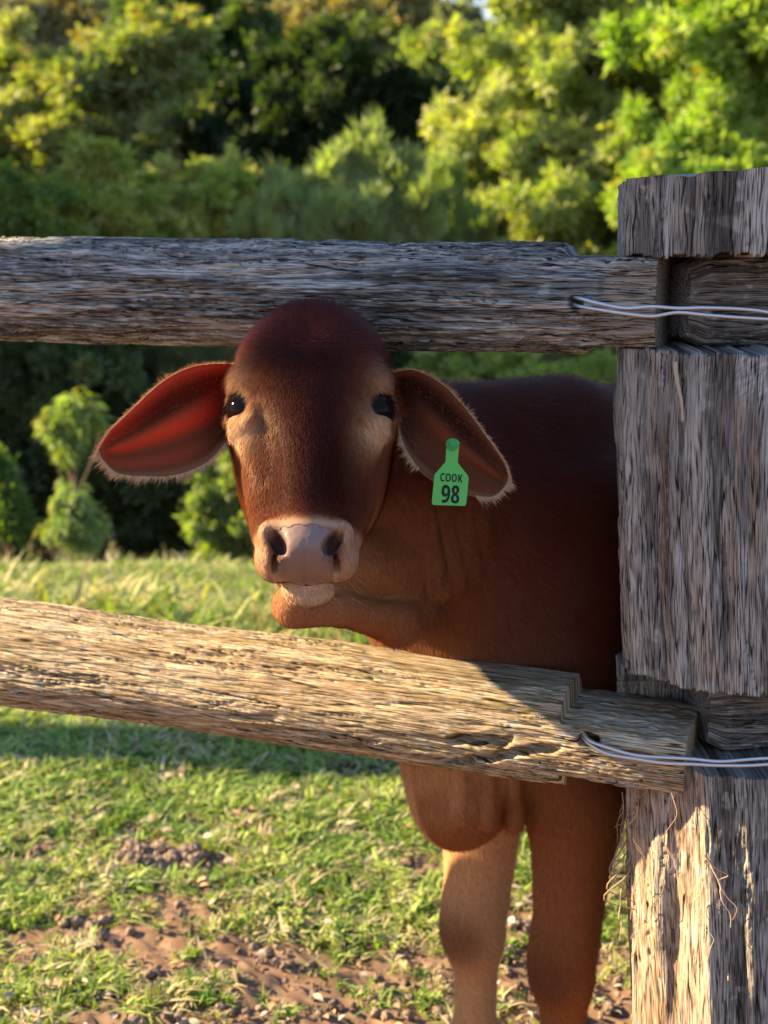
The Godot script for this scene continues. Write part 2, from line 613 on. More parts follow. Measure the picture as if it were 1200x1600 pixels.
func build_fence() -> void:
	var wood := wood_material()
	# ---- top rail
	var p0 := Vector3(-1.295, 1.232, -2.243)
	var p1 := Vector3(0.322, 1.228, -1.655)
	var total := p0.distance_to(p1)
	var angles := front_angles(250, 30)
	var rows := spaced(0.0, total, total - 0.98, total, 0.0022, 0.02)
	var shape := func(s: float, a: float) -> Vector2:
		var e := s - total
		var r := 0.0640 - 0.0085 * e + 0.004 * cos(2.0 * a) + grain(s, a, 1.7) + 0.003 * noise_a.get_noise_1d(s * 2.0)
		var q := Vector2(cos(a), sin(a)) * r
		q.y *= 1.02
		# the end is hewn down to a tenon
		var top := lerpf(0.09, 0.0495, smoothstep(-0.137, -0.107, e + 0.06 * (q.x - 0.05) + 0.01 * noise_a.get_noise_1d(q.x * 40.0)))
		var bottom := lerpf(-0.09, -0.051, smoothstep(-0.122, -0.057, e - 0.2 * (q.x - 0.05)))
		if q.y > top: q.y = top + (q.y - top) * 0.06
		if q.y < bottom: q.y = bottom + (q.y - bottom) * 0.06
		if e > -0.062: q.x = minf(q.x, 0.055 + grain(s, a, 9.0) * 0.35)
		var hole := Vector2(e + 0.088, q.y + 0.001).length()
		if q.x > 0.03 and hole < 0.0085: q.x -= 0.035 * smoothstep(0.0085, 0.006, hole)
		return q
	var tone := func(s: float, a: float) -> Color:
		var e := s - total
		var c := wood_tone(s, a, 1.7, Color(0.52, 0.505, 0.47), Color(0.235, 0.222, 0.20), Color(0.035, 0.030, 0.027), 0.26)
		if e > -0.062 + 0.015 * sin(a * 2.0): c = c.lerp(Color(0.33, 0.27, 0.19), 0.55)
		return c
	var rail := part("top_rail", log_mesh(p0, p1, shape, tone, rows, angles, p0), wood, self)
	rail.name = "fence_rail"
	rail.position = p0
	tag(rail, "grey weathered upper fence rail above the calf's head, tenoned into the post", "fence rail", "split timber fence rails")
	# ---- lower rail
	var l0 := Vector3(-1.35, 0.733, -2.255)
	var l1 := Vector3(0.372, 0.700, -1.628)
	var ltotal := l0.distance_to(l1)
	rows = spaced(0.0, ltotal, ltotal - 1.02, ltotal, 0.0022, 0.02)
	shape = func(s: float, a: float) -> Vector2:
		var e := s - ltotal
		var r := 0.0690 - 0.0065 * e + 0.0035 * cos(2.0 * a + 0.6) + grain(s, a, 5.3) * 0.55 + 0.003 * noise_a.get_noise_1d(s * 2.0 + 9.0)
		var q := Vector2(cos(a), sin(a)) * r
		# split top: flatter towards the tenon
		var flat := lerpf(0.095, 0.058, smoothstep(-0.75, -0.30, e))
		if q.y > flat: q.y = flat + (q.y - flat) * 0.2
		# square shoulder, then the tenon with its hewn top and a torn lip below
		if e > -0.150:
			var top := 0.031 - 0.18 * maxf(0.0, q.x - 0.035) + 0.0025 * noise_a.get_noise_2d(s * 30.0, q.x * 60.0)
			if q.y > top: q.y = top + (q.y - top) * 0.04
		if e > -0.160 + 0.03 * noise_a.get_noise_1d(q.x * 45.0 + 4.0):
			var bottom := -0.040 + 0.004 * noise_a.get_noise_2d(s * 25.0, q.x * 50.0)
			if q.y < bottom: q.y = bottom + (q.y - bottom) * 0.05
		# torn slot under the shoulder
		var crack := absf(q.y + 0.020 - 0.30 * (e + 0.215) + 0.006 * noise_a.get_noise_1d(s * 26.0))
		var torn := smoothstep(0.0075, 0.002, crack) * smoothstep(0.085, 0.055, absf(e + 0.225))
		crack = absf(q.y + 0.004 - 0.10 * (e + 0.23) + 0.007 * noise_a.get_noise_1d(s * 31.0 + 8.0))
		torn = maxf(torn, smoothstep(0.0085, 0.002, crack) * smoothstep(0.045, 0.025, absf(e + 0.245)))
		if q.x > 0: q.x -= 0.015 * torn
		var hole := Vector2((e + 0.113) * 0.6, q.y - 0.012).length()
		if q.x > 0.03 and hole < 0.009: q.x -= 0.035 * smoothstep(0.009, 0.006, hole)
		return q
	tone = func(s: float, a: float) -> Color:
		var c := wood_tone(s, a, 5.3, Color(0.62, 0.50, 0.34), Color(0.45, 0.33, 0.20), Color(0.15, 0.095, 0.05), 0.02)
		# patches of green-brown algae
		var moss := noise_b.get_noise_3d(s * 4.0 + 3.0, cos(a) * 3.0, sin(a) * 3.0 + 5.0) + 0.5 * noise_c.get_noise_3d(s * 40.0, cos(a) * 40.0, sin(a) * 40.0)
		return c.lerp(Color(0.20, 0.17, 0.06), clampf((moss - 0.22) * 2.0, 0, 0.75))
	rail = part("fence_rail", log_mesh(l0, l1, shape, tone, rows, angles, l0), wood, self)
	rail.position = l0
	tag(rail, "tan sunlit lower fence rail under the calf's chin, its end torn", "fence rail", "split timber fence rails")
	# ---- rails leaving the post on its other side
	for k in 2:
		var y: float = [1.228, 0.736][k]
		var q0 := Vector3([0.340, 0.384][k], y, -1.662)
		var q1 := Vector3(2.1, y - 0.02, -1.90)
		var len := q0.distance_to(q1)
		var half: float = [0.0505, 0.0455][k]
		rows = spaced(0.0, len, 0.0, 0.22, 0.0025, 0.025)
		shape = func(s: float, a: float) -> Vector2:
			var c := cos(a)
			var n := sin(a)
			var d := pow(pow(absf(c), 5.0) + pow(absf(n), 5.0), -0.2)
			var r := half * d + grain(s, a, 13.0 + k * 4.0) * 0.7
			r *= lerpf(0.80, 1.0, smoothstep(0.0, 0.022, s))
			return Vector2(c, n) * r
		tone = func(s: float, a: float) -> Color:
			var c := wood_tone(s, a, 13.0 + k * 4.0, Color(0.36, 0.33, 0.29), Color(0.20, 0.175, 0.15), Color(0.05, 0.042, 0.036), 0.25)
			return c
		rail = part("fence_rail", log_mesh(q0, q1, shape, tone, rows, front_angles(150, 20), q0), wood, self)
		rail.position = q0
		tag(rail, ["short fence rail end set in the post's upper slot behind the wire", "short fence rail end set in the post's lower slot behind the wire"][k], "fence rail", "split timber fence rails")
	build_post(wood)
	build_wires()

const POST_AT := Vector3(0.445, 0.0, -1.712)

func post_radius(phi: float) -> float:
	# plan of the post: a flat left face, an arris, a broad front
	var f := [[-30.0, 0.165], [0.0, 0.172], [27.0, 0.184], [62.0, 0.178], [93.0, 0.166], [112.0, 0.172], [121.0, 0.180], [126.0, 0.178], [140.0, 0.174], [155.0, 0.183], [160.0, 0.180], [172.0, 0.160], [186.0, 0.156], [210.0, 0.17], [270.0, 0.17], [330.0, 0.165]]
	for i in f.size() - 1:
		if phi <= f[i + 1][0]:
			return lerpf(f[i][1], f[i + 1][1], (phi - f[i][0]) / (f[i + 1][0] - f[i][0]))
	return 0.165

func post_lean(y: float) -> float:
	return 0.06 * maxf(0.0, 1.08 - y)

func build_post(wood: Material) -> void:
	var post := thing("fence_post", POST_AT, "thick grey weathered corner post with slots holding the rail ends", "fence post")
	# three blocks in one trunk: rows of the loft step back to make the two slots
	var ys := PackedFloat32Array()
	var y := -0.35
	while y < 1.380:
		ys.append(y)
		y += 0.03 if y < 0.40 else 0.0024
	ys.append(1.380)
	var phis := PackedFloat32Array()
	for i in 250: phis.append(lerpf(30.0, 205.0, i / 250.0))
	for i in 40: phis.append(lerpf(205.0, 390.0, i / 40.0))
	var v := PackedVector3Array()
	var col := PackedColorArray()
	var uv := PackedVector2Array()
	for yy in ys:
		for p in phis:
			var phi := wrapf(p, -30.0, 330.0)
			var a := deg_to_rad(phi)
			var c := cos(a)
			var s := sin(a)
			var o := 21.0 if yy > 1.23 else (33.0 if yy > 0.75 else 47.0)
			var r := post_radius(phi)
			r += 0.5 * grain(yy * 0.9, a * 2.3, o) + 0.006 * noise_a.get_noise_3d(c * 3.0, yy * 1.6 + o, s * 3.0)
			# strips of bark still clinging
			var strip := noise_b.get_noise_3d(c * 7.0 + 0.5 * noise_a.get_noise_1d(yy * 5.0), yy * 1.1 + o, s * 7.0)
			r += 0.0028 * smoothstep(0.04, 0.18, strip)
			var q := Vector3(c * r + post_lean(yy), yy, s * r)
			var top := 1.374 + 0.004 * noise_a.get_noise_2d(c * 3.0, s * 3.0) + 0.012 * c
			if yy > top: q.y = top
			# slots for the rails
			var lip := 0.004 * noise_a.get_noise_2d(a * 9.0, o)
			var in_slot: bool = (yy > 1.176 + lip and yy < 1.283 + lip * 1.5 + 0.008 * c) or (yy > 0.690 + lip and yy < 0.786 + lip * 0.6)
			if in_slot: q.z = minf(q.z, -0.012 + 0.004 * noise_b.get_noise_2d(q.x * 20.0, yy * 20.0))
			v.append(q)
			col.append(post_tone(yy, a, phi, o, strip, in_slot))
			uv.append(Vector2(yy * 0.5 + o, a * 2.1))
	var n := phis.size()
	var idx := grid_index(ys.size(), n, true, false)
	var last := (ys.size() - 1) * n
	var at := v.size()
	for k in n:
		v.append(v[last + k])
		col.append(Color(0.36, 0.34, 0.31))
		uv.append(Vector2(v[last + k].x * 7.0, v[last + k].z * 7.0))
	v.append(Vector3(0, 1.376, 0))
	col.append(Color(0.36, 0.34, 0.31))
	uv.append(Vector2.ZERO)
	for k in n: idx.append_array([at + n, at + k, at + (k + 1) % n])
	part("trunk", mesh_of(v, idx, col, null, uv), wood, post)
	# loose bark strings and slivers
	var r := rng(31)
	var bark := [cmat(Color(0.34, 0.22, 0.14), 0.9), cmat(Color(0.20, 0.14, 0.10), 0.9), cmat(Color(0.42, 0.33, 0.24), 0.9)]
	for k in 15:
		var low := true
		var phi := r.randf_range(118.0, 183.0) if low else r.randf_range(100.0, 175.0)
		var yy := r.randf_range(0.50, 0.70) if low else r.randf_range(0.83, 1.16)
		var pts := []
		var steps := r.randi_range(5, 8)
		var sway := r.randf_range(-5.0, 5.0)
		var off := 0.0
		for i in steps:
			var a := deg_to_rad(phi)
			var rad := post_radius(phi) + 0.012 + off
			pts.append(Vector3(cos(a) * rad + post_lean(yy), yy, sin(a) * rad))
			yy -= r.randf_range(0.008, 0.022)
			phi += sway * 0.4 + r.randf_range(-4.0, 4.0)
			off = maxf(-0.006, off + r.randf_range(-0.004, 0.006))
		var sm := smooth_path(pts, 4)
		var rad2 := []
		var wide := r.randf_range(0.0005, 0.0013)
		for i in sm.size(): rad2.append(wide * (1.0 - 0.7 * i / sm.size()))
		var t := tube(sm, rad2, 5)
		part("bark_strand", mesh_of(t[0], t[1]), bark[k % 3], post)
	for d in [[1.165, 131.0, 1.10, 127.0, 0.003]]:
		var pts := []
		for i in 7:
			var f := i / 6.0
			var phi: float = lerpf(d[1], d[3], f) + 0.35 * sin(f * 7.0)
			var a := deg_to_rad(phi)
			var rad := post_radius(phi) + 0.013
			pts.append(Vector3(cos(a) * rad, lerpf(d[0], d[2], f), sin(a) * rad))
		var rr := []
		for i in 7: rr.append(d[4] * (1.0 - 0.6 * i / 6.0))
		var t := tube(pts, rr, 6)
		part("wood_sliver", mesh_of(t[0], t[1]), bark[2], post)
	# the curl of bark that sticks out to the left, over the calf's leg
	for k in 5:
		var a0 := Vector3(-0.131, 0.60 - 0.012 * k, 0.03 + 0.006 * k)
		var pts := [a0, a0 + Vector3(-0.012, -0.03, 0.01), a0 + Vector3(-0.024 - 0.004 * k, -0.062, 0.012), a0 + Vector3(-0.03 + 0.012 * k, -0.085, 0.014), a0 + Vector3(-0.004, -0.10 - 0.01 * k, 0.012)]
		var sm := smooth_path(pts, 5)
		var rr := []
		for i in sm.size(): rr.append(0.0013 * (1.0 - 0.6 * i / sm.size()))
		var t := tube(sm, rr, 5)
		part("bark_strand", mesh_of(t[0], t[1]), bark[0], post)

func post_tone(y: float, a: float, phi: float, o: float, strip: float, in_slot: bool) -> Color:
	var pale := Color(0.50, 0.49, 0.465)
	var mid := Color(0.185, 0.176, 0.163)
	var dark := Color(0.035, 0.031, 0.028)
	var share := 0.2
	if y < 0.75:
		if phi > 123.0:  # sunlight painted into the left face below the slot: warmer, paler wood
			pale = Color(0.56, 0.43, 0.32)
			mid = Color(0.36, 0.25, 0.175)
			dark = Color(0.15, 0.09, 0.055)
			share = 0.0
		else:  # shade painted into the front beyond the arris: darker wood
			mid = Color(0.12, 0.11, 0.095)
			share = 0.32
	var c := wood_tone(y * 0.6, a, o, pale, mid, dark, share)
	c = c.lerp(Color(0.42, 0.385, 0.34), 0.7 * smoothstep(0.09, 0.2, strip))
	if y < 1.2 and y > 0.8:
		var warm := noise_b.get_noise_3d(cos(a) * 6.0 + 9.0, y * 1.6, sin(a) * 6.0)
		c = c.lerp(Color(0.34, 0.22, 0.13), clampf((warm - 0.12) * 2.0, 0, 0.6))
		# bleached left edge and the axe-cut patch below the slot
		c = c.lerp(Color(0.50, 0.47, 0.42), 0.75 * smoothstep(149.0, 153.0, phi + 5.0 * noise_a.get_noise_1d(y * 6.0)))
		var cut := smoothstep(1.115, 1.135, y + 0.03 * noise_b.get_noise_1d(phi * 0.4)) * smoothstep(112.0, 109.0, phi) * smoothstep(88.0, 91.0, phi)
		c = c.lerp(Color(0.52, 0.53, 0.53) * (0.85 + 0.5 * noise_a.get_noise_2d(phi * 0.2, y * 160.0 + phi * 0.35)), 0.85 * cut)
	return c

func build_wires() -> void:
	var m := cmat(Color(0.52, 0.55, 0.58), 0.46, {"metallic": 0.9, "metallic_specular": 0.5})
	var paths := [
		[Vector3(0.214, 1.229, -1.645), Vector3(0.2185, 1.2285, -1.607), Vector3(0.236, 1.224, -1.592), Vector3(0.266, 1.2200, -1.584), Vector3(0.295, 1.2195, -1.579), Vector3(0.322, 1.2205, -1.574), Vector3(0.355, 1.2205, -1.566), Vector3(0.400, 1.217, -1.562), Vector3(0.46, 1.213, -1.568), Vector3(0.62, 1.21, -1.615), Vector3(0.8, 1.21, -1.63), Vector3(0.85, 1.21, -1.70)],
		[Vector3(0.235, 0.718, -1.630), Vector3(0.241, 0.7178, -1.590), Vector3(0.260, 0.7135, -1.571), Vector3(0.290, 0.7095, -1.561), Vector3(0.322, 0.7085, -1.555), Vector3(0.355, 0.7085, -1.548), Vector3(0.385, 0.7095, -1.542), Vector3(0.43, 0.711, -1.542), Vector3(0.50, 0.713, -1.552), Vector3(0.62, 0.715, -1.60), Vector3(0.8, 0.72, -1.63), Vector3(0.85, 0.72, -1.70)]]
	for k in 2:
		var w := thing("fence_wire", paths[k][0], ["doubled galvanised wire tying the upper rail to the post", "doubled galvanised wire tying the lower rail to the post"][k], "wire", "wires tying the rails to the post")
		for s in 2:
			var pts := []
			for i in paths[k].size():
				var p: Vector3 = paths[k][i]
				var gap: float = 0.0028 if k == 1 else 0.0037 + 0.0008 * sin(i * 2.1)
				pts.append(p - paths[k][0] + Vector3(0, 0.0010 * sin(i * 3.7 + s * 2.0 + k) + gap * (1 if s == 0 else -1), 0.0012 * s))
			part("wire_strand", wires_mesh(smooth_path(pts, 6), 0.0021), m, w)

# ---------------------------------------------------------------- calf

class Solid:
	var ball := false
	var cut := false
	var a := Vector3.ZERO
	var ab := Vector3.ZERO
	var inv := 0.0
	var ra := 0.0
	var rd := 0.0
	var k := 0.02
	var turn := Basis.IDENTITY
	var ir := Vector3.ONE
	var small := 0.0
	func dist(p: Vector3) -> float:
		if ball:
			var q := turn * (p - a)
			var s := q * ir
			var k0 := s.length()
			var k1 := (s * ir).length()
			if k1 < 1e-6: return -small
			return k0 * (k0 - 1.0) / k1
		var d := p - a
		var t := clampf(d.dot(ab) * inv, 0.0, 1.0)
		return (d - ab * t).length() - ra - rd * t

var solids: Array[Solid] = []
const EYE_MID := Vector3(-0.0808, 1.1139, -1.553)
var head_basis := Basis(Vector3(1, 0, 0), Vector3(0, -0.788, 0.616), Vector3(0, 0.616, 0.788))
const CALF_AT := Vector3(0.195, 0.0, -1.935)
var body_basis := Basis(Vector3(-0.7071, 0, 0.7071), Vector3(0, 1, 0), Vector3(0.7071, 0, 0.7071))

func hp(u: float, w: float, n: float) -> Vector3:
	return EYE_MID + head_basis * Vector3(u, w, n)

func bp(f: float, y: float, l: float) -> Vector3:
	return CALF_AT + body_basis * Vector3(f, y, l)

func add_bone(a: Vector3, b: Vector3, ra: float, rb: float, k: float, cut := false) -> void:
	var s := Solid.new()
	s.a = a
	s.ab = b - a
	s.inv = 1.0 / maxf(1e-9, s.ab.length_squared())
	s.ra = ra
	s.rd = rb - ra
	s.k = k
	s.cut = cut
	solids.append(s)

func add_ball(c: Vector3, r: Vector3, frame: Basis, k: float, cut := false) -> void:
	var s := Solid.new()
	s.ball = true
	s.a = c
	s.turn = frame.transposed()
	s.ir = Vector3(1.0 / r.x, 1.0 / r.y, 1.0 / r.z)
	s.small = minf(r.x, minf(r.y, r.z))
	s.k = k
	s.cut = cut
	solids.append(s)

func field(p: Vector3, list: Array[Solid]) -> float:
	var d := 1.0
	for s in list:
		var e := s.dist(p)
		var k := s.k
		if s.cut:
			var h := maxf(k - absf(d + e), 0.0) / k
			d = maxf(d, -e) + h * h * k * 0.25
		else:
			var h := maxf(k - absf(d - e), 0.0) / k
			d = minf(d, e) - h * h * k * 0.25
	return d

func near_solids(c: Vector3, reach: float, list: Array[Solid]) -> Array[Solid]:
	var out: Array[Solid] = []
	for s in list:
		if s.dist(c) < reach * (4.5 if s.ball else 2.6) + s.k * 1.6: out.append(s)
	return out

var leaf_blocks := []

func find_blocks(corner: Vector3i, size: int, h: float, org: Vector3, list: Array[Solid], keep: Callable) -> void:
	var half := size * h * 0.5
	var c := org + Vector3(corner) * h + Vector3(half, half, half)
	var reach := half * 1.733
	if not keep.call(c, reach): return
	var mine := near_solids(c, reach, list)
	if mine.is_empty(): return
	if absf(field(c, mine)) > reach * 1.9: return
	if size == 4:
		leaf_blocks.append([corner, mine])
		return
	var s := size / 2
	for i in 8: find_blocks(corner + Vector3i(i & 1, (i >> 1) & 1, (i >> 2) & 1) * s, s, h, org, mine, keep)

func mesh_block(n: int, h: float, org: Vector3, out: Array) -> void:
	# surface nets: one vertex in each crossed cell of the block
	var corner: Vector3i = leaf_blocks[n][0]
	var list: Array[Solid] = leaf_blocks[n][1]
	var val := PackedFloat32Array()
	val.resize(125)
	var any := false
	var first := 0.0
	for i in 125:
		var q := Vector3(corner + Vector3i(i % 5, (i / 5) % 5, i / 25)) * h + org
		val[i] = field(q, list)
		if i == 0: first = val[0]
		elif (val[i] < 0.0) != (first < 0.0): any = true
	var keys := PackedInt64Array()
	var pos := PackedVector3Array()
	var edges := PackedInt64Array()
	if any:
		var steps := [1, 5, 25]
		for z in 4:
			for y in 4:
				for x in 4:
					var b := x + y * 5 + z * 25
					var sum := Vector3.ZERO
					var cnt := 0
					var v000 := val[b]
					for e in 12:
						var ax := e / 4
						var i1 := e & 1
						var i2 := (e >> 1) & 1
						var s := b
						var off := Vector3.ZERO
						var a1 := (ax + 1) % 3
						var a2 := (ax + 2) % 3
						if i1: s += steps[a1]
						if i2: s += steps[a2]
						off[a1] = i1
						off[a2] = i2
						var va := val[s]
						var vb: float = val[s + steps[ax]]
						if (va < 0.0) != (vb < 0.0):
							off[ax] = va / (va - vb)
							sum += off
							cnt += 1
					if cnt:
						var cell := corner + Vector3i(x, y, z)
						var key := (cell.x << 40) | (cell.y << 20) | cell.z
						keys.append(key)
						pos.append(org + (Vector3(cell) + sum / cnt) * h)
						for ax in 3:
							var vb: float = val[b + steps[ax]]
							if (v000 < 0.0) != (vb < 0.0): edges.append((key << 3) | (ax << 1) | (1 if v000 < 0.0 else 0))
	out[n] = [keys, pos, edges]

func net(box_lo: Vector3, box_hi: Vector3, h: float, list: Array[Solid], keep: Callable, keep_vertex: Callable, v: PackedVector3Array, idx: PackedInt32Array) -> void:
	leaf_blocks = []
	var org := box_lo
	var n := ((box_hi - box_lo) / (h * 32.0)).ceil()
	for i in int(n.x):
		for j in int(n.y):
			for k in int(n.z):
				find_blocks(Vector3i(i, j, k) * 32, 32, h, org, list, keep)
	var out := []
	out.resize(leaf_blocks.size())
	var task := WorkerThreadPool.add_group_task(func(i: int): mesh_block(i, h, org, out), leaf_blocks.size())
	WorkerThreadPool.wait_for_group_task_completion(task)
	var at := {}
	for o in out:
		for i in o[0].size():
			if keep_vertex.call(o[1][i]):
				at[o[0][i]] = v.size()
				v.append(o[1][i])
	var unit := [1 << 40, 1 << 20, 1]
	for o in out:
		for e in o[2]:
			var key: int = e >> 3
			var ax: int = (e >> 1) & 3
			var inside: bool = (e & 1) == 1
			var u1: int = unit[(ax + 1) % 3]
			var u2: int = unit[(ax + 2) % 3]
			var a: int = at.get(key, -1)
			var b: int = at.get(key - u1, -1)
			var c: int = at.get(key - u1 - u2, -1)
			var d: int = at.get(key - u2, -1)
			if a < 0 or b < 0 or c < 0 or d < 0: continue
			if inside: idx.append_array([a, c, b, a, d, c])
			else: idx.append_array([a, b, c, a, c, d])

func shape_calf() -> void:
	var hb := head_basis
	var bb := body_basis
	solids = []
	# trunk
	add_ball(bp(-0.22, 0.80, 0), Vector3(0.34, 0.255, 0.185), bb, 0.05)
	add_ball(bp(-0.11, 0.985, 0), Vector3(0.17, 0.092, 0.075), bb, 0.10)
	add_ball(bp(0.05, 0.80, 0), Vector3(0.14, 0.22, 0.14), bb, 0.08)
	add_ball(bp(-0.62, 0.74, 0), Vector3(0.40, 0.235, 0.205), bb, 0.10)
	add_ball(bp(-0.98, 0.82, 0), Vector3(0.23, 0.20, 0.175), bb, 0.10)
	add_bone(bp(-0.25, 0.93, 0), bp(-1.02, 0.94, 0), 0.10, 0.10, 0.08)
	add_ball(bp(0.112, 0.60, 0), Vector3(0.110, 0.135, 0.062), bb, 0.05)
	for s in [-1.0, 1.0]:
		add_ball(bp(-0.03, 0.79, 0.105 * s), Vector3(0.125, 0.21, 0.082), bb, 0.05)
		var l: float = 0.092 if s > 0 else -0.076
		var thick := 1.10 if s > 0 else 1.13
		add_ball(bp(-0.02, 0.60, l), Vector3(0.080, 0.15, 0.064), bb, 0.05)
		add_bone(bp(-0.015, 0.56, l), bp(0.0, 0.34, l), 0.060 * thick, 0.043 * thick, 0.04)
		add_ball(bp(0.012, 0.288, l), Vector3(0.045, 0.060, 0.043) * thick, bb, 0.025)
		add_bone(bp(-0.045, 0.52, l), bp(-0.040, 0.33, l), 0.016, 0.012, 0.018)
		add_bone(bp(0.004, 0.25, l), bp(0.002, 0.10, l), 0.034, 0.030, 0.03)
		add_ball(bp(0.006, 0.095, l), Vector3(0.040, 0.036, 0.037), bb, 0.02)
		add_bone(bp(0.012, 0.075, l), bp(0.036, 0.028, l), 0.033, 0.036, 0.015)
		# hind leg: thigh, hock pointing back, upright shank
		add_ball(bp(-1.03, 0.70, 0.10 * s), Vector3(0.15, 0.20, 0.078), bb, 0.06)
		add_bone(bp(-0.97, 0.58, 0.115 * s), bp(-1.15, 0.39, 0.115 * s), 0.085, 0.042, 0.05)
		add_bone(bp(-1.155, 0.40, 0.115 * s), bp(-1.13, 0.11, 0.115 * s), 0.036, 0.029, 0.03)
		add_ball(bp(-1.13, 0.095, 0.115 * s), Vector3(0.040, 0.036, 0.036), bb, 0.02)
		add_bone(bp(-1.12, 0.075, 0.115 * s), bp(-1.092, 0.028, 0.115 * s), 0.032, 0.036, 0.015)
	add_bone(bp(-1.19, 0.95, 0), bp(-1.27, 0.55, 0), 0.026, 0.014, 0.03)
	add_bone(bp(-1.27, 0.55, 0), bp(-1.26, 0.33, 0), 0.014, 0.030, 0.02)
	# neck, crest and throat
	add_bone(Vector3(0.00, 0.975, -1.79), Vector3(0.14, 0.86, -1.94), 0.118, 0.18, 0.08)
	add_bone(Vector3(-0.075, 1.060, -1.655), Vector3(0.00, 0.975, -1.79), 0.082, 0.118, 0.06)
	add_bone(Vector3(0.02, 1.052, -1.835), bp(-0.06, 1.030, 0), 0.058, 0.072, 0.06)
	add_bone(Vector3(-0.085, 0.945, -1.56), Vector3(0.0, 0.90, -1.70), 0.045, 0.06, 0.03)
	add_bone(Vector3(-0.0983, 0.903, -1.5121), Vector3(-0.0504, 0.89, -1.5504), 0.025, 0.019, 0.010)
	add_bone(Vector3(-0.0504, 0.89, -1.5504), Vector3(0.0152, 0.8483, -1.6339), 0.019, 0.024, 0.010)
	add_bone(Vector3(0.0152, 0.8483, -1.6339), Vector3(0.07, 0.85, -1.84), 0.024, 0.06, 0.02)
	add_bone(Vector3(0.02, 0.84, -1.87), bp(0.165, 0.63, 0), 0.05, 0.042, 0.04)
	# skin folds down the side of the neck
	for i in 4:
		var o := Vector3(0.030 + 0.022 * i, 0, -0.008 * i)
		add_bone(Vector3(0.014, 1.02, -1.662) + o, Vector3(0.034, 0.88, -1.690 - 0.014 * i) + o, 0.010, 0.017, 0.006)
	# slack skin of the brisket
	for i in 4:
		add_bone(bp(0.180 - 0.034 * i, 0.71, 0.050 + 0.010 * i), bp(0.188 - 0.048 * i, 0.55 - 0.018 * i, 0.048 + 0.010 * i), 0.010, 0.014, 0.004)
	for i in 3:
		add_bone(bp(0.11 - 0.02 * i, 0.63 - 0.035 * i, 0.064), bp(0.03, 0.66 - 0.04 * i, 0.105), 0.009, 0.012, 0.006)
	# head
	add_ball(hp(0, -0.060, -0.048), Vector3(0.088, 0.098, 0.088), hb, 0.03)
	add_ball(hp(0, -0.030, -0.012), Vector3(0.074, 0.095, 0.052), hb, 0.03)
	for s in [-1.0, 1.0]:
		add_ball(hp(0.040 * s, -0.042, 0.012), Vector3(0.030, 0.045, 0.030), hb, 0.03)
	add_bone(hp(0, 0.0, 0.0), hp(0, 0.135, 0.004), 0.050, 0.038, 0.03)
	add_bone(hp(0, -0.03, -0.06), hp(0, 0.12, -0.03), 0.078, 0.045, 0.03)
	add_bone(hp(0, 0.03, -0.085), hp(0, 0.175, -0.040), 0.050, 0.028, 0.03)
	for s in [-1.0, 1.0]:
		add_ball(hp(0.069 * s, -0.024, 0.007), Vector3(0.024, 0.024, 0.025), hb, 0.016)
		add_ball(hp(0.080 * s, 0.0, -0.020), Vector3(0.016, 0.024, 0.02), hb, 0.02)
		add_bone(hp(0.044 * s, 0.01, -0.045), hp(0.028 * s, 0.14, -0.016), 0.043, 0.032, 0.025)
		add_ball(hp(0.046 * s, 0.035, -0.085), Vector3(0.036, 0.075, 0.045), hb, 0.03)
		add_bone(hp(0.063 * s, 0.030, 0.000), hp(0.046 * s, 0.080, 0.004), 0.0215, 0.017, 0.012)
	# hollows beside the nose, under the eyes and at the temples
	for s in [-1.0, 1.0]:
		add_ball(hp(0.058 * s, 0.098, 0.036), Vector3(0.018, 0.042, 0.022), hb, 0.035, true)
		add_ball(hp(0.100 * s, -0.020, -0.030), Vector3(0.012, 0.020, 0.02), hb, 0.02, true)
	# muzzle: broad upper lip, wings of the nostrils, flat pad, chin
	add_ball(hp(0, 0.168, 0.000), Vector3(0.044, 0.030, 0.041), hb, 0.018)
	add_ball(hp(0, 0.179, 0.005), Vector3(0.036, 0.019, 0.033), hb, 0.010)
	for s in [-1.0, 1.0]:
		add_ball(hp(0.0335 * s, 0.177, -0.010), Vector3(0.0210, 0.0225, 0.030), hb, 0.010)
		add_ball(hp(0.0360 * s, 0.162, 0.020), Vector3(0.0140, 0.015, 0.015), hb, 0.008)
	add_ball(hp(0, 0.197, -0.044), Vector3(0.029, 0.0175, 0.018), hb, 0.002)
	for s in [-1.0, 1.0]:
		var tilt := hb * Basis(Vector3(0, 0, 1), 0.55 * s)
		add_ball(hp(0.0270 * s, 0.178, 0.032), Vector3(0.0068, 0.0125, 0.018), tilt, 0.004, true)
		add_ball(hp(0.0335 * s, 0.170, 0.032), Vector3(0.0050, 0.0085, 0.014), tilt, 0.005, true)
		add_ball(hp(0.0325 * s, 0.193, 0.010), Vector3(0.0028, 0.012, 0.014), hb * Basis(Vector3(0, 0, 1), -0.15 * s), 0.004, true)
		# eye sockets and lids
		add_ball(hp(0.082 * s, 0.002, 0.010), Vector3(0.022, 0.020, 0.020), hb, 0.012, true)
	for s in [-1.0, 1.0]:
		add_bone(hp(0.0575 * s, 0.013, 0.0240), hp(0.0768 * s, -0.0200, 0.0160), 0.0045, 0.0060, 0.008)
		add_bone(hp(0.0768 * s, -0.0200, 0.0160), hp(0.0900 * s, -0.011, -0.009), 0.0060, 0.0050, 0.008)
		add_bone(hp(0.0575 * s, 0.013, 0.0240), hp(0.0797 * s, 0.0235, 0.0110), 0.0040, 0.0050, 0.010)
		add_bone(hp(0.0797 * s, 0.0235, 0.0110), hp(0.0900 * s, 0.006, -0.010), 0.0050, 0.0050, 0.010)
		# fold above the lid, pouch below
		add_bone(hp(0.058 * s, -0.006, 0.030), hp(0.079 * s, -0.031, 0.016), 0.004, 0.006, 0.006)
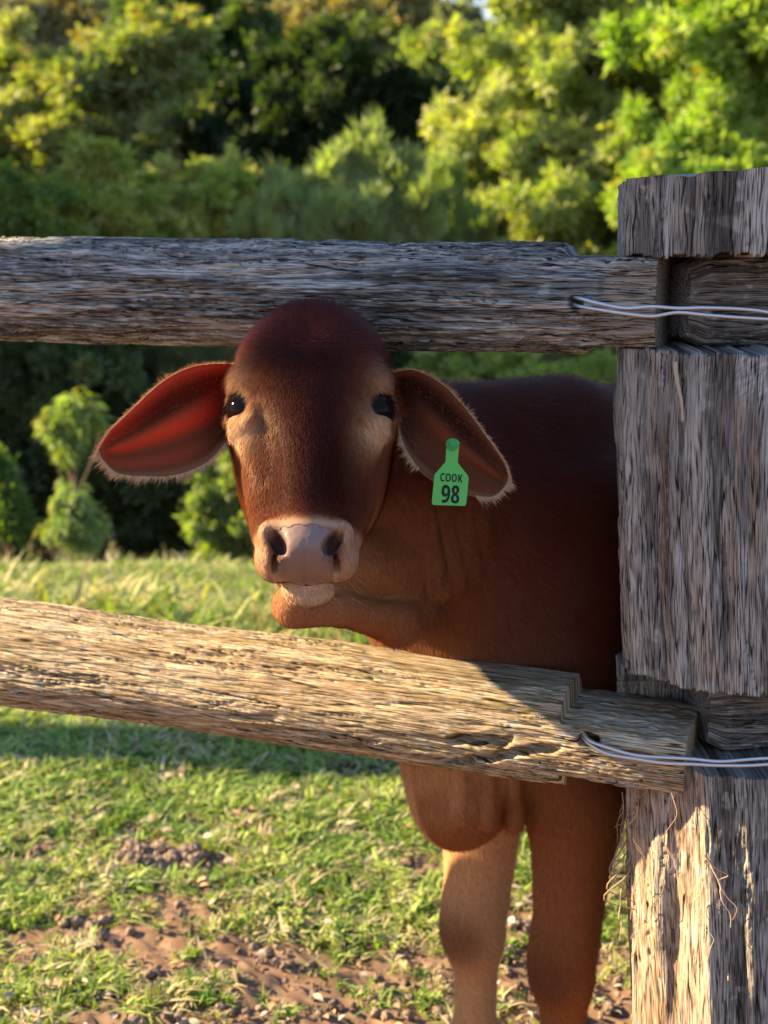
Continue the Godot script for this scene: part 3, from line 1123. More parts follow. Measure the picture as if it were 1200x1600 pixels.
		add_bone(hp(0.060 * s, 0.026, 0.026), hp(0.081 * s, 0.034, 0.006), 0.004, 0.006, 0.008)
		# seat of the ear
		add_bone(hp(0.070 * s, -0.045, -0.070), hp(0.098 * s, -0.036, -0.078), 0.032, 0.022, 0.03)

func bell(p: Vector3, c: Vector3, r: Vector3) -> float:
	var q := (p - c) / r
	return exp(-q.length_squared())

func coat(p: Vector3) -> Color:
	# the calf's colouring, with a little light and shade painted in: mahogany, tan points, pale muzzle and eye rings
	var b := (p - CALF_AT) * body_basis
	var q := (p - EYE_MID) * head_basis
	var red_coat := Color(0.112, 0.028, 0.0125)
	var tan := Color(0.42, 0.215, 0.095)
	var mott := 0.5 + 0.5 * noise_b.get_noise_3dv(p * 9.0)
	var c := red_coat.lerp(Color(0.066, 0.0175, 0.0105), mott)
	# tan brisket and legs, near foreleg painted as shaded, brown knee patches
	var brisket := bell(b, Vector3(0.13, 0.56, 0.0), Vector3(0.14, 0.20, 0.12))
	c = c.lerp(tan, clampf(brisket * 1.5 + 0.2 * (mott - 0.5), 0, 1))
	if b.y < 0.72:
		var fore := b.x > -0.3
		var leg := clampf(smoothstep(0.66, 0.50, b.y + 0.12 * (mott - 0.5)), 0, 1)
		c = c.lerp(Color(0.26, 0.105, 0.038) if (fore and b.z > 0.0) else Color(0.44, 0.235, 0.105), leg)  # sun and shade in the colour: near foreleg darker, far one lit tan
		if fore: c = c.lerp(Color(0.07, 0.026, 0.016), 0.6 * bell(Vector3(b.x, b.y, 0), Vector3(0.062, 0.275, 0), Vector3(0.028, 0.05, 1)))
		if b.y < 0.062: c = Color(0.05, 0.035, 0.03)
	# throat and neck front are tan
	var throat := bell(p, Vector3(-0.03, 0.90, -1.62), Vector3(0.13, 0.10, 0.16))
	c = c.lerp(Color(0.31, 0.125, 0.050), clampf(throat * 1.2, 0, 1))
	# head
	var hd := smoothstep(-0.16, -0.10, q.z) * smoothstep(-1.70, -1.62, p.z) * smoothstep(0.13, 0.09, absf(q.x))
	if hd > 0.0:
		var ax := absf(q.x)
		var red := Color(0.145, 0.043, 0.017)
		var dark := Color(0.045, 0.014, 0.011)
		var f := red
		f = f.lerp(dark, 0.95 * smoothstep(0.075, 0.015, ax - 0.01 * mott) * smoothstep(-0.02, 0.01, q.z) * smoothstep(0.165, 0.13, q.y))
		f = f.lerp(Color(0.075, 0.018, 0.013), 0.85 * smoothstep(-0.02, -0.08, q.y))
		f = f.lerp(Color(0.36, 0.17, 0.075), 0.85 * smoothstep(0.02, 0.10, q.y) * smoothstep(0.0, -0.05, q.z))
		var ring := bell(Vector3(ax, q.y, q.z), Vector3(0.072, 0.030, 0.008), Vector3(0.024, 0.030, 0.03))
		ring += 0.75 * bell(Vector3(ax, q.y, q.z), Vector3(0.074, -0.024, 0.01), Vector3(0.016, 0.020, 0.03))
		f = f.lerp(Color(0.50, 0.31, 0.165), clampf(ring * 1.1, 0, 0.92))
		f = f.lerp(Color(0.018, 0.012, 0.011), 0.95 * smoothstep(0.0275, 0.0245, Vector3(ax - 0.069, q.y - 0.002, q.z - 0.001).length()))
		var muz := smoothstep(0.145, 0.160, q.y + 0.10 * (q.z - 0.03) - 0.12 * maxf(0.0, 0.03 - ax) + 0.004 * mott)
		f = f.lerp(Color(0.40, 0.25, 0.155), 0.92 * muz * smoothstep(-0.085, -0.05, q.z))
		var pad := smoothstep(0.0345, 0.0305, ax + 0.10 * (q.y - 0.155)) * smoothstep(0.158, 0.164, q.y - 0.04 * ax) * smoothstep(-0.026, -0.020, q.z)
		f = f.lerp(Color(0.26, 0.20, 0.185).lerp(Color(0.19, 0.14, 0.132), mott), pad)
		f = f.lerp(Color(0.05, 0.022, 0.02), 0.9 * clampf(bell(Vector3(ax, q.y, q.z), Vector3(0.0290, 0.176, 0.016), Vector3(0.0085, 0.0145, 0.015)) * 1.7, 0, 1))  # shade inside the nostrils, painted as dark colour
		# pale lower lip
		f = f.lerp(Color(0.46, 0.31, 0.19), 0.8 * bell(Vector3(ax, q.y, q.z), Vector3(0, 0.205, -0.036), Vector3(0.03, 0.016, 0.014)))
		c = c.lerp(f, hd)
	return Color(c.r * 0.78, c.g * 0.68, c.b * 0.64).lerp(c, smoothstep(0.22, 0.45, c.r))

func skin_material() -> StandardMaterial3D:
	return vmat(0.7, {"metallic_specular": 0.15})

func build_calf() -> void:
	shape_calf()
	var calf := thing("calf", CALF_AT, "red-brown calf with drooping ears looking out between the fence rails", "calf")
	var skin := skin_material()
	var lo := Vector3(-0.235, 0.84, -1.72)
	var hi := Vector3(0.072, 1.30, -1.36)
	var head_box := AABB(lo, hi - lo)
	var v := PackedVector3Array()
	var idx := PackedInt32Array()
	var fat := head_box.grow(0.004)
	net(lo - Vector3.ONE * 0.01, hi + Vector3.ONE * 0.01, 0.0030, solids,
		func(c: Vector3, reach: float) -> bool: return fat.grow(reach).has_point(c),
		func(p: Vector3) -> bool: return fat.has_point(p), v, idx)
	net(Vector3(-0.24, -0.02, -2.95), Vector3(1.25, 1.30, -1.36), 0.0065, solids,
		func(c: Vector3, reach: float) -> bool: return not (head_box.grow(-0.008).encloses(AABB(c - Vector3.ONE * reach * 0.6, Vector3.ONE * reach * 1.2))),
		func(p: Vector3) -> bool: return not head_box.grow(-0.005).has_point(p), v, idx)
	var nor := normals_of(v, idx)
	var col := PackedColorArray()
	col.resize(v.size())
	for i in v.size():
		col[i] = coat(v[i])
		v[i] -= CALF_AT
	print("calf vertices ", v.size())
	var hide := PackedInt32Array()
	var wet := PackedInt32Array()
	for t in range(0, idx.size(), 3):
		var q := (v[idx[t]] + CALF_AT - EYE_MID) * head_basis
		if absf(q.x) + 0.10 * (q.y - 0.155) < 0.0325 and not (absf(q.x) > 0.0175 and q.z < 0.026 and q.y < 0.192) and q.y - 0.04 * absf(q.x) > 0.161 and q.z > -0.023: wet.append_array([idx[t], idx[t + 1], idx[t + 2]])
		else: hide.append_array([idx[t], idx[t + 1], idx[t + 2]])
	part("body", mesh_of(v, hide, col, nor), skin, calf)
	var pad_v := PackedVector3Array()
	var pad_c := PackedColorArray()
	var pad_i := PackedInt32Array()
	var seen := {}
	for k in wet:
		if not seen.has(k):
			seen[k] = pad_v.size()
			var q := (v[k] + CALF_AT - EYE_MID) * head_basis
			var pebble := noise_cell.get_noise_3dv(v[k] * 260.0)
			pad_v.append(v[k] + nor[k] * (0.0009 * pebble - 0.0022 * exp(-pow(q.x / 0.0016, 2.0)) * smoothstep(0.175, 0.19, q.y)))
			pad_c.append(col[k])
		pad_i.append(seen[k])
	part("nose_pad", mesh_of(pad_v, pad_i, pad_c), vmat(0.42, {"metallic_specular": 0.45}), calf)
	# eyes
	var eye_m := cmat(Color(0.006, 0.004, 0.004), 0.05, {"metallic_specular": 0.2})
	for s in [-1.0, 1.0]:
		var sp := SphereMesh.new()
		sp.radius = 0.0230
		sp.height = 0.0460
		sp.radial_segments = 48
		sp.rings = 24
		var e := part("eye", sp, eye_m, calf)
		e.position = hp(0.0690 * s, 0.002, 0.0010) - CALF_AT
	build_ears(calf)
	build_hair(calf, v, idx, nor)
	build_ear_tag()

const EAR_EDGES := [
	[[Vector3(-0.1614, 1.1574, -1.6181), Vector3(-0.1908, 1.1602, -1.6026), Vector3(-0.2197, 1.1559, -1.5864), Vector3(-0.2481, 1.14, -1.5732), Vector3(-0.2761, 1.1141, -1.558), Vector3(-0.2991, 1.092, -1.5486), Vector3(-0.3124, 1.0748, -1.5453)],
	[Vector3(-0.1685, 1.0922, -1.5895), Vector3(-0.1783, 1.0731, -1.5705), Vector3(-0.1978, 1.0544, -1.5517), Vector3(-0.2282, 1.0437, -1.5393), Vector3(-0.2624, 1.0428, -1.534), Vector3(-0.2925, 1.0469, -1.5346), Vector3(-0.3113, 1.0613, -1.5412)]],
	[[Vector3(0.0015, 1.1464, -1.6254), Vector3(0.0326, 1.1524, -1.6113), Vector3(0.0634, 1.1387, -1.5987), Vector3(0.09, 1.1123, -1.5936), Vector3(0.1156, 1.0787, -1.5917), Vector3(0.1345, 1.0518, -1.5968), Vector3(0.1429, 1.0361, -1.5988)],
	[Vector3(0.0158, 1.0978, -1.5906), Vector3(0.0215, 1.0739, -1.5757), Vector3(0.0371, 1.0494, -1.5658), Vector3(0.0642, 1.029, -1.5618), Vector3(0.0933, 1.0174, -1.5703), Vector3(0.1213, 1.0121, -1.5784), Vector3(0.1381, 1.0201, -1.5902)]]]

func build_ears(calf: Node3D) -> void:
	var m := vmat(0.75, {"backlight_enabled": true, "backlight": Color(1.0, 0.30, 0.11), "metallic_specular": 0.2, "rim_enabled": true, "rim": 0.2, "rim_tint": 0.6})
	var hair_places := []
	var hair_tints := PackedColorArray()
	var r := rng(515)
	for side in 2:
		var up := smooth_path(EAR_EDGES[side][0], 8)
		var low := smooth_path(EAR_EDGES[side][1], 8)
		var rows := up.size()
		var cols := 30
		var v := PackedVector3Array()
		var col := PackedColorArray()
		var front := []
		for i in rows:
			var f := float(i) / (rows - 1)
			var pinch := sqrt(maxf(0.0, 1.0 - pow(maxf(0.0, f - 0.82) / 0.18, 2.0)))
			for j in cols:
				var t := float(j) / (cols - 1)
				var tt := 0.5 + (t - 0.5) * (0.25 + 0.75 * pinch)
				var p: Vector3 = up[i].lerp(low[i], tt)
				var cup := (0.026 * (1.0 - f) + 0.006) * pinch * (1.0 - pow(2.0 * t - 1.0, 2.0))
				p.z -= cup
				# rolled upper rim and the ribs of the cartilage
				p.z += 0.006 * smoothstep(0.14, 0.0, t)
				p.z += 0.0035 * sin(t * 15.0 + f * 1.5) * smoothstep(0.1, 0.3, t) * smoothstep(0.98, 0.8, t) * smoothstep(0.1, 0.35, f) * smoothstep(1.0, 0.75, f)
				v.append(p)
				front.append(p)
				var rim := maxf(smoothstep(0.10, 0.0, t), maxf(smoothstep(0.90, 1.0, t), smoothstep(0.90, 1.0, f)))
				var c := Color(0.17, 0.062, 0.026)
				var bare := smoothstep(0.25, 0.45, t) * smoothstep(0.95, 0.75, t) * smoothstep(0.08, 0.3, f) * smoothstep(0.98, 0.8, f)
				c = c.lerp(Color(0.46, 0.085, 0.03), (1.0 if side == 0 else 0.35) * bare * (0.55 + 0.45 * sin(t * 15.0 + f * 1.5)))  # red skin plus painted sun glow on one ear; unlit ear kept duller
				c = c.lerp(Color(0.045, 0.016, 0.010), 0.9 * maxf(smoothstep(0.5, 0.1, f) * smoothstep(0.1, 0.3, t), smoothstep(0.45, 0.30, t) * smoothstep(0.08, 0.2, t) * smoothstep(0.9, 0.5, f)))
				c = c.lerp(Color(0.42, 0.24, 0.12), rim * 0.55)
				col.append(c)
		var nor := normals_of(v, grid_index(rows, cols, false, side == 1))
		var n0 := v.size()
		for i in n0:
			var nn := nor[i]
			if nn.z < 0: nn = -nn
			v.append(v[i] - nn * 0.0032)
			col.append(Color(0.44, 0.20, 0.10))  # back coloured light and reddish to strengthen the glow through the ear
		var idx := grid_index(rows, cols, false, side == 1)
		var back := grid_index(rows, cols, false, side != 1)
		for k in back: idx.append(k + n0)
		var ring := []
		for j in cols: ring.append(j)
		for i in range(1, rows): ring.append(i * cols + cols - 1)
		for j in range(cols - 2, -1, -1): ring.append((rows - 1) * cols + j)
		for i in range(rows - 2, 0, -1): ring.append(i * cols)
		for k in ring.size():
			var a: int = ring[k]
			var b: int = ring[(k + 1) % ring.size()]
			if side == 1: idx.append_array([a, b, a + n0, b, b + n0, a + n0])
			else: idx.append_array([a, a + n0, b, b, a + n0, b + n0])
		for i in v.size(): v[i] -= CALF_AT
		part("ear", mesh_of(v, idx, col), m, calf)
		# fringe along the rim and down over the inside
		var mid: Vector3 = up[rows / 2].lerp(low[rows / 2], 0.5)
		for k in 3800:
			var f := r.randf()
			var fi := f * (rows - 1)
			var i0 := mini(int(fi), rows - 2)
			var t: float
			var kind := r.randf()
			var rimmed := kind < 0.62
			if rimmed: t = (0.0 if r.randf() < 0.42 else 1.0)
			else: t = r.randf()
			if rimmed and r.randf() < 0.22:
				i0 = rows - 2
				t = r.randf()
			var pinch := sqrt(maxf(0.0, 1.0 - pow(maxf(0.0, float(i0) / (rows - 1) - 0.82) / 0.18, 2.0)))
			var tj := clampi(int(t * (cols - 1) + 0.5), 0, cols - 1)
			var p: Vector3 = front[i0 * cols + tj].lerp(front[(i0 + 1) * cols + tj], fi - floorf(fi))
			if not rimmed: p += Vector3(r.randf_range(-0.003, 0.003), r.randf_range(-0.003, 0.003), 0.0)
			var outward := (p - mid)
			outward.z *= 0.3
			outward = outward.normalized()
			var along: Vector3 = (up[rows - 1] - up[0]).normalized()
			var d := (outward * 0.9 + along * 0.45 + Vector3(r.randf_range(-0.35, 0.35), r.randf_range(-0.35, 0.2) - 0.1, r.randf_range(-0.2, 0.5))).normalized()
			var len := r.randf_range(0.003, 0.010) * (0.6 if t < 0.5 else 1.0) * (1.0 + 0.9 * noise_a.get_noise_1d(f * 22.0 + side * 9.0) + (0.8 if r.randf() < 0.08 else 0.0))
			var c := Color(0.34, 0.20, 0.095).lerp(Color(0.55, 0.38, 0.21), r.randf())
			if not rimmed:
				d = (along * 0.7 + Vector3(r.randf_range(-0.4, 0.4), r.randf_range(-0.6, 0.2), r.randf_range(0.1, 0.7))).normalized()
				c = Color(0.11, 0.042, 0.02).lerp(Color(0.26, 0.115, 0.05), r.randf())
				len *= 0.8
				if t > 0.35 and t < 0.85 and f > 0.2 and r.randf() < 0.7: continue
			if side == 1 and Vector2(p.x - 0.073, p.y - 1.035).length() < 0.036: continue
			hair_places.append(hair_at(p - CALF_AT, d, len, 0.00034))
			hair_tints.append(c)
	scatter("ear_fringe", hair_blade(), hair_material(), hair_places, hair_tints, calf)

func hair_material() -> StandardMaterial3D:
	return vmat(0.5, {"metallic_specular": 0.2, "backlight_enabled": true, "backlight": Color(0.5, 0.4, 0.32), "cull_mode": BaseMaterial3D.CULL_DISABLED})

func hair_blade() -> ArrayMesh:
	var v := PackedVector3Array([Vector3(-0.5, 0, 0), Vector3(0.5, 0, 0), Vector3(-0.42, 0.5, 0.03), Vector3(0.42, 0.5, 0.03), Vector3(0, 1, 0.12)])
	return mesh_of(v, PackedInt32Array([0, 1, 2, 1, 3, 2, 2, 3, 4]))

func hair_at(p: Vector3, d: Vector3, len: float, width: float) -> Transform3D:
	var side := d.cross(Vector3(0.02, 0.19, 0.98)).normalized()
	var nn := side.cross(d)
	return Transform3D(Basis(side * width, d * len, nn * len), p)

func build_hair(calf: Node3D, v: PackedVector3Array, idx: PackedInt32Array, nor: PackedVector3Array) -> void:
	# short coat: strands seeded over the skin by area, more of them on the head
	var r := rng(616)
	var places := []
	var tints := PackedColorArray()
	var tris := idx.size() / 3
	for t in tris:
		var a := idx[t * 3]
		var b := idx[t * 3 + 1]
		var c := idx[t * 3 + 2]
		var p0 := v[a] + CALF_AT
		if p0.y < 0.07: continue
		var n := nor[a]
		if n.dot((Vector3(0, 1.3, 0) - p0).normalized()) < -0.45: continue
		var q := (p0 - EYE_MID) * head_basis
		var on_head := p0.z > -1.70 and q.length() < 0.30
		if not on_head and (p0.x > 0.62): continue
		var area := (v[b] - v[a]).cross(v[c] - v[a]).length() * 0.5
		var want := area * (420000.0 if on_head else 150000.0)
		var count := int(want) + (1 if r.randf() < want - floorf(want) else 0)
		if count == 0: continue
		# bare nose pad, nostrils and lids
		if on_head and q.y > 0.150 and absf(q.x) < 0.034 and q.z > -0.022: continue
		if on_head and Vector3(absf(q.x) - 0.074, q.y - 0.002, q.z - 0.006).length() < 0.0215: continue
		var flow: Vector3
		var len := 0.010
		if on_head:
			var away := Vector3(q.x * 0.8, q.y + 0.055, 0)
			flow = head_basis * (away.normalized() * 0.9 + Vector3(0, 0.25, 0))
			len = 0.0075 if q.y > -0.03 else 0.011
			if q.y > 0.12: len = 0.004
		else:
			flow = body_basis * Vector3(-0.55, -0.8, 0.0)
			if p0.y > 1.0: len = 0.014
			if p0.y < 0.5: len = 0.008
		flow = (flow - n * flow.dot(n)).normalized()
		for k in count:
			var w1 := sqrt(r.randf())
			var w2 := r.randf()
			var p := v[a] * (1.0 - w1) + v[b] * (w1 * (1.0 - w2)) + v[c] * (w1 * w2)
			var d := (flow + n * r.randf_range(0.12, 0.42) + Vector3(r.randf_range(-1, 1), r.randf_range(-1, 1), r.randf_range(-1, 1)) * 0.16).normalized()
			var side := d.cross(n).normalized()
			var l := len * r.randf_range(0.7, 1.3)
			places.append(Transform3D(Basis(side * 0.0005, d * l, side.cross(d) * l), p))
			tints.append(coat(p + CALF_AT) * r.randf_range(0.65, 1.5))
	print("hairs ", places.size())
	scatter("coat_hair", hair_blade(), hair_material(), places, tints, calf)
	# whiskers round the mouth, lashes over the eyes
	places = []
	tints = PackedColorArray()
	for i in 110:
		var s := -1.0 if i % 2 == 0 else 1.0
		var f := r.randf()
		var p := hp(lerpf(0.062, 0.088, f) * s, lerpf(-0.010, -0.024, sin(f * PI)) + 0.004, lerpf(0.026, 0.004, f))
		var d := (head_basis * Vector3((0.2 + 0.7 * f) * s, r.randf_range(-0.1, 0.7), 1.0 - 0.5 * f)).normalized()
		places.append(hair_at(p - CALF_AT, d, r.randf_range(0.010, 0.018), 0.00045))
		tints.append(Color(0.03, 0.018, 0.014))
	for i in 54:
		var s := -1.0 if i % 2 == 0 else 1.0
		var p := hp(r.randf_range(0.01, 0.052) * s, r.randf_range(0.175, 0.205), r.randf_range(-0.055, 0.0))
		var d := (head_basis * Vector3(0.7 * s, r.randf_range(0.2, 1.0), r.randf_range(-0.3, 0.4))).normalized()
		places.append(hair_at(p - CALF_AT, d, r.randf_range(0.015, 0.035), 0.00022))
		tints.append(Color(0.45, 0.32, 0.2))
	scatter("whiskers", hair_blade(), hair_material(), places, tints, calf)

func build_ear_tag() -> void:
	var at := Vector3(0.0756, 1.0735, -1.5500)
	var t := thing("ear_tag", at, "bright green plastic ear tag with black number 98 hanging in the calf's ear", "ear tag")
	t.rotation_degrees = Vector3(-12, 3, -4)
	var green := cmat(Color(0.085, 0.40, 0.07), 0.45, {"metallic_specular": 0.4})
	var outline := PackedVector2Array([Vector2(-0.007, 0.005), Vector2(-0.0035, 0.0085), Vector2(0.0035, 0.0085), Vector2(0.007, 0.005), Vector2(0.0065, -0.0175), Vector2(0.0185, -0.031), Vector2(0.0195, -0.034), Vector2(0.0185, -0.062), Vector2(0.017, -0.0645), Vector2(-0.018, -0.0655), Vector2(-0.0195, -0.063), Vector2(-0.0185, -0.034), Vector2(-0.0175, -0.031), Vector2(-0.0070, -0.0175)])
	var v := PackedVector3Array()
	var idx := PackedInt32Array()
	var n := outline.size()
	var bend := func(y: float) -> float: return 0.0 * y
	for z in [0.0009, -0.0009]:
		for p in outline: v.append(Vector3(p.x, p.y, z + bend.call(p.y)))
	var tri := Geometry2D.triangulate_polygon(outline)
	for k in range(0, tri.size(), 3):
		idx.append_array([tri[k], tri[k + 1], tri[k + 2]])
		idx.append_array([tri[k] + n, tri[k + 2] + n, tri[k + 1] + n])
	var flat := v.size()
	for p in outline:
		v.append(Vector3(p.x, p.y, 0.0009 + bend.call(p.y)))
		v.append(Vector3(p.x, p.y, -0.0009 + bend.call(p.y)))
	for k in n:
		var a := flat + k * 2
		var b := flat + ((k + 1) % n) * 2
		idx.append_array([a, b, a + 1, b, b + 1, a + 1])
	part("plate", mesh_of(v, idx), green, t)
	var button := cmat(Color(0.045, 0.30, 0.075), 0.4)
	for d in [[0.0070, 0.0015, 0.0], [0.0048, 0.0035, 0.0], [0.0026, 0.0060, 0.0]]:
		var c := CylinderMesh.new()
		c.top_radius = d[0] * 0.92
		c.bottom_radius = d[0]
		c.height = d[1]
		c.radial_segments = 24
		var o := part("stud", c, button, t)
		o.rotation_degrees = Vector3(90, 0, 0)
		o.position = Vector3(-0.001, 0.002, 0.001 + d[1] * 0.5)
	var font := SystemFont.new()
	font.font_names = PackedStringArray(["Droid Sans"])
	font.font_weight = 700
	var ink := cmat(Color(0.008, 0.012, 0.010), 0.5)
	for d in [["COOK", 0.0090, -0.0345, 0.74], ["98", 0.0200, -0.0525, 0.72]]:
		var tm := TextMesh.new()
		tm.text = d[0]
		tm.font = font
		tm.font_size = 64
		tm.pixel_size = 0.01
		tm.depth = 0.02
		var box := tm.get_aabb()
		var s: float = d[1] / maxf(0.01, box.size.y)
		var o := part("lettering", tm, ink, t)
		o.scale = Vector3(s * d[3], s, 0.02)
		var yy: float = d[2]
		o.position = Vector3(0.0005, yy, 0.0012 + bend.call(yy)) - Vector3(box.get_center().x * s * d[3], box.get_center().y * s, 0)

# ---------------------------------------------------------------- trees and shrubs

func leaf_cluster(r: RandomNumberGenerator, leaves: int, length: float, width: float, style: int) -> ArrayMesh:
	# a sprig one unit across: folded leaves of a few faces. style 0 bushy, 1 drooping, 2 feathery and upright
	var v := PackedVector3Array()
	var idx := PackedInt32Array()
	var col := PackedColorArray()
	for k in leaves:
		var d := Vector3(r.randfn(0, 1), r.randfn(0, 1), r.randfn(0, 1)).normalized()
		var p := d * r.randf_range(0.05, 0.42)
		var out := (d + Vector3(r.randf_range(-0.6, 0.6), r.randf_range(-0.6, 0.6), r.randf_range(-0.6, 0.6))).normalized()
		if style == 1: out = (out * 0.6 + Vector3(0, -0.8, 0)).normalized()
		if style == 2:
			out = (out * 0.45 + Vector3(0, 0.9, 0)).normalized()
			p = Vector3(p.x * 0.5, p.y * 1.5, p.z * 0.5)
		var side := out.cross(Vector3(r.randfn(0, 1), r.randfn(0, 1), r.randfn(0, 1))).normalized()
		var up := side.cross(out)
		var l := length * r.randf_range(0.7, 1.25)
		var w := width * r.randf_range(0.8, 1.2)
		var b := v.size()
		v.append_array([p, p + out * l * 0.45 + side * w * 0.5 + up * w * 0.18, p + out * l - up * l * 0.12, p + out * l * 0.45 - side * w * 0.5 + up * w * 0.18])
		idx.append_array([b, b + 1, b + 2, b, b + 2, b + 3])
		var g := r.randf_range(0.75, 1.25)
		for i in 4: col.append(Color(g, g, g))
	return mesh_of(v, idx, col)

var sprigs := []
var leaf_mat: StandardMaterial3D
var bark_mats := []

func tree(called: String, label: String, category: String, group: String, base: Vector2, blobs: Array, clusters: int, style: int, size: float, ca: Color, cb: Color, dry: float, bark: int, gaps: float, seed_value: int, trunk_r := 0.09, fork_at := Vector3.ZERO) -> Node3D:
	# blobs: [centre, radii] in world metres; base: x, z of the foot
	var r := rng(seed_value)
	var foot := Vector3(base.x, ground_height(base.x, base.y) - 0.05, base.y)
	var t := thing(called, foot, label, category, group)
	# trunk and limbs
	var crown_mid := Vector3.ZERO
	for b in blobs: crown_mid += b[0]
	crown_mid /= blobs.size()
	var v := PackedVector3Array()
	var idx := PackedInt32Array()
	var fork := Vector3(lerpf(foot.x, crown_mid.x, 0.6), lerpf(foot.y, crown_mid.y, 0.45), lerpf(foot.z, crown_mid.z, 0.6))
	if fork_at != Vector3.ZERO: fork = fork_at
	var trunk_path := smooth_path([foot, foot.lerp(fork, 0.5) + Vector3(r.randf_range(-0.12, 0.12), 0, r.randf_range(-0.12, 0.12)), fork, crown_mid + Vector3(0, 0.2, 0)], 5)
	var rr := []
	for i in trunk_path.size(): rr.append(trunk_r * (1.25 - 1.0 * i / trunk_path.size()))
	var pieces := [tube(trunk_path, rr, 9)]
	for b in blobs:
		for k in 2:
			var tip: Vector3 = b[0] + Vector3(r.randf_range(-0.5, 0.5), r.randf_range(-0.2, 0.6), r.randf_range(-0.5, 0.5)) * b[1]
			var start: Vector3 = trunk_path[int(trunk_path.size() * r.randf_range(0.35 if fork_at == Vector3.ZERO else 0.64, 0.8))]
			var path := smooth_path([start, start.lerp(tip, 0.5) + Vector3(r.randf_range(-0.15, 0.15), 0.12, r.randf_range(-0.15, 0.15)), tip], 5)
			var lr := []
			for i in path.size(): lr.append(trunk_r * 0.5 * (1.0 - 0.85 * i / path.size()))
			pieces.append(tube(path, lr, 6))
	for pc in pieces:
		var o := v.size()
		for q in pc[0]: v.append(q - foot)
		for q in pc[1]: idx.append(q + o)
	part("trunk", mesh_of(v, idx), bark_mats[bark], t)
	# crown
	# small uneven boughs spread through each mass, and sprigs of leaves round each bough
	var boughs := []
	var total := 0.0
	var off := Vector3(seed_value * 0.37, seed_value * 0.11, 0)
	for n in blobs.size():
		var rad: Vector3 = blobs[n][1]
		var small := pow(rad.x * rad.y * rad.z, 0.333)
		var many := int(clampf(66.0 * (1.0 - gaps), 30.0, 120.0))
		var shift := Vector3.ZERO
		for k in many:
			# three boughs out along each branch, smaller towards its end
			if k % 3 == 0: shift = (Vector3(r.randfn(0, 1), r.randfn(0, 1) + 0.25, r.randfn(0, 1)).normalized())
			var far: float = [0.45, 0.80, 1.12][k % 3] * r.randf_range(0.8, 1.2)
			var p: Vector3 = blobs[n][0] + shift * rad * far + Vector3(r.randf_range(-0.14, 0.14), r.randf_range(-0.14, 0.14), r.randf_range(-0.14, 0.14)) * small
			var s := small * r.randf_range(0.12, 0.30) * (1.25 - 0.45 * far)
			total += s * s
			boughs.append([p, s, total, r.randf_range(-0.5, 0.5), Basis.from_euler(Vector3(r.randf_range(-0.5, 0.5), r.randf() * TAU, r.randf_range(-0.5, 0.5)))])
	var places := []
	var tints := PackedColorArray()
	for i in clusters:
		var pick := r.randf() * total
		var lo := 0
		var hi := boughs.size() - 1
		while lo < hi:
			var mid := (lo + hi) / 2
			if boughs[mid][2] < pick: lo = mid + 1
			else: hi = mid
		var bough: Array = boughs[lo]
		var d := Vector3(r.randfn(0, 1), r.randfn(0, 1), r.randfn(0, 1)).normalized()
		var spread := Vector3(1.25, 0.72, 1.0) if style < 2 else Vector3(0.6, 1.5, 0.6)
		var p: Vector3 = bough[0] + bough[4] * (d * spread) * bough[1] * pow(r.randf(), 0.45)
		if p.y < foot.y + 0.02: continue
		var s := size * r.randf_range(0.6, 1.4)
		var basis := Basis.from_euler(Vector3(r.randf_range(-0.6, 0.6), r.randf() * TAU, r.randf_range(-0.6, 0.6))) if style > 0 else Basis.from_euler(Vector3(r.randf() * TAU, r.randf() * TAU, r.randf() * TAU))
		places.append(Transform3D(basis.scaled(Vector3.ONE * s), p - foot))
		var tone := clampf(0.5 + bough[3] + r.randf_range(-0.35, 0.35), 0, 1)
		var c := ca.lerp(cb, tone)
		if r.randf() < dry: c = c.lerp(Color(0.42, 0.26, 0.06), r.randf_range(0.3, 0.9))
		tints.append(c)
	scatter("crown", sprigs[style * 2 + seed_value % 2], leaf_mat, places, tints, t)
	return t

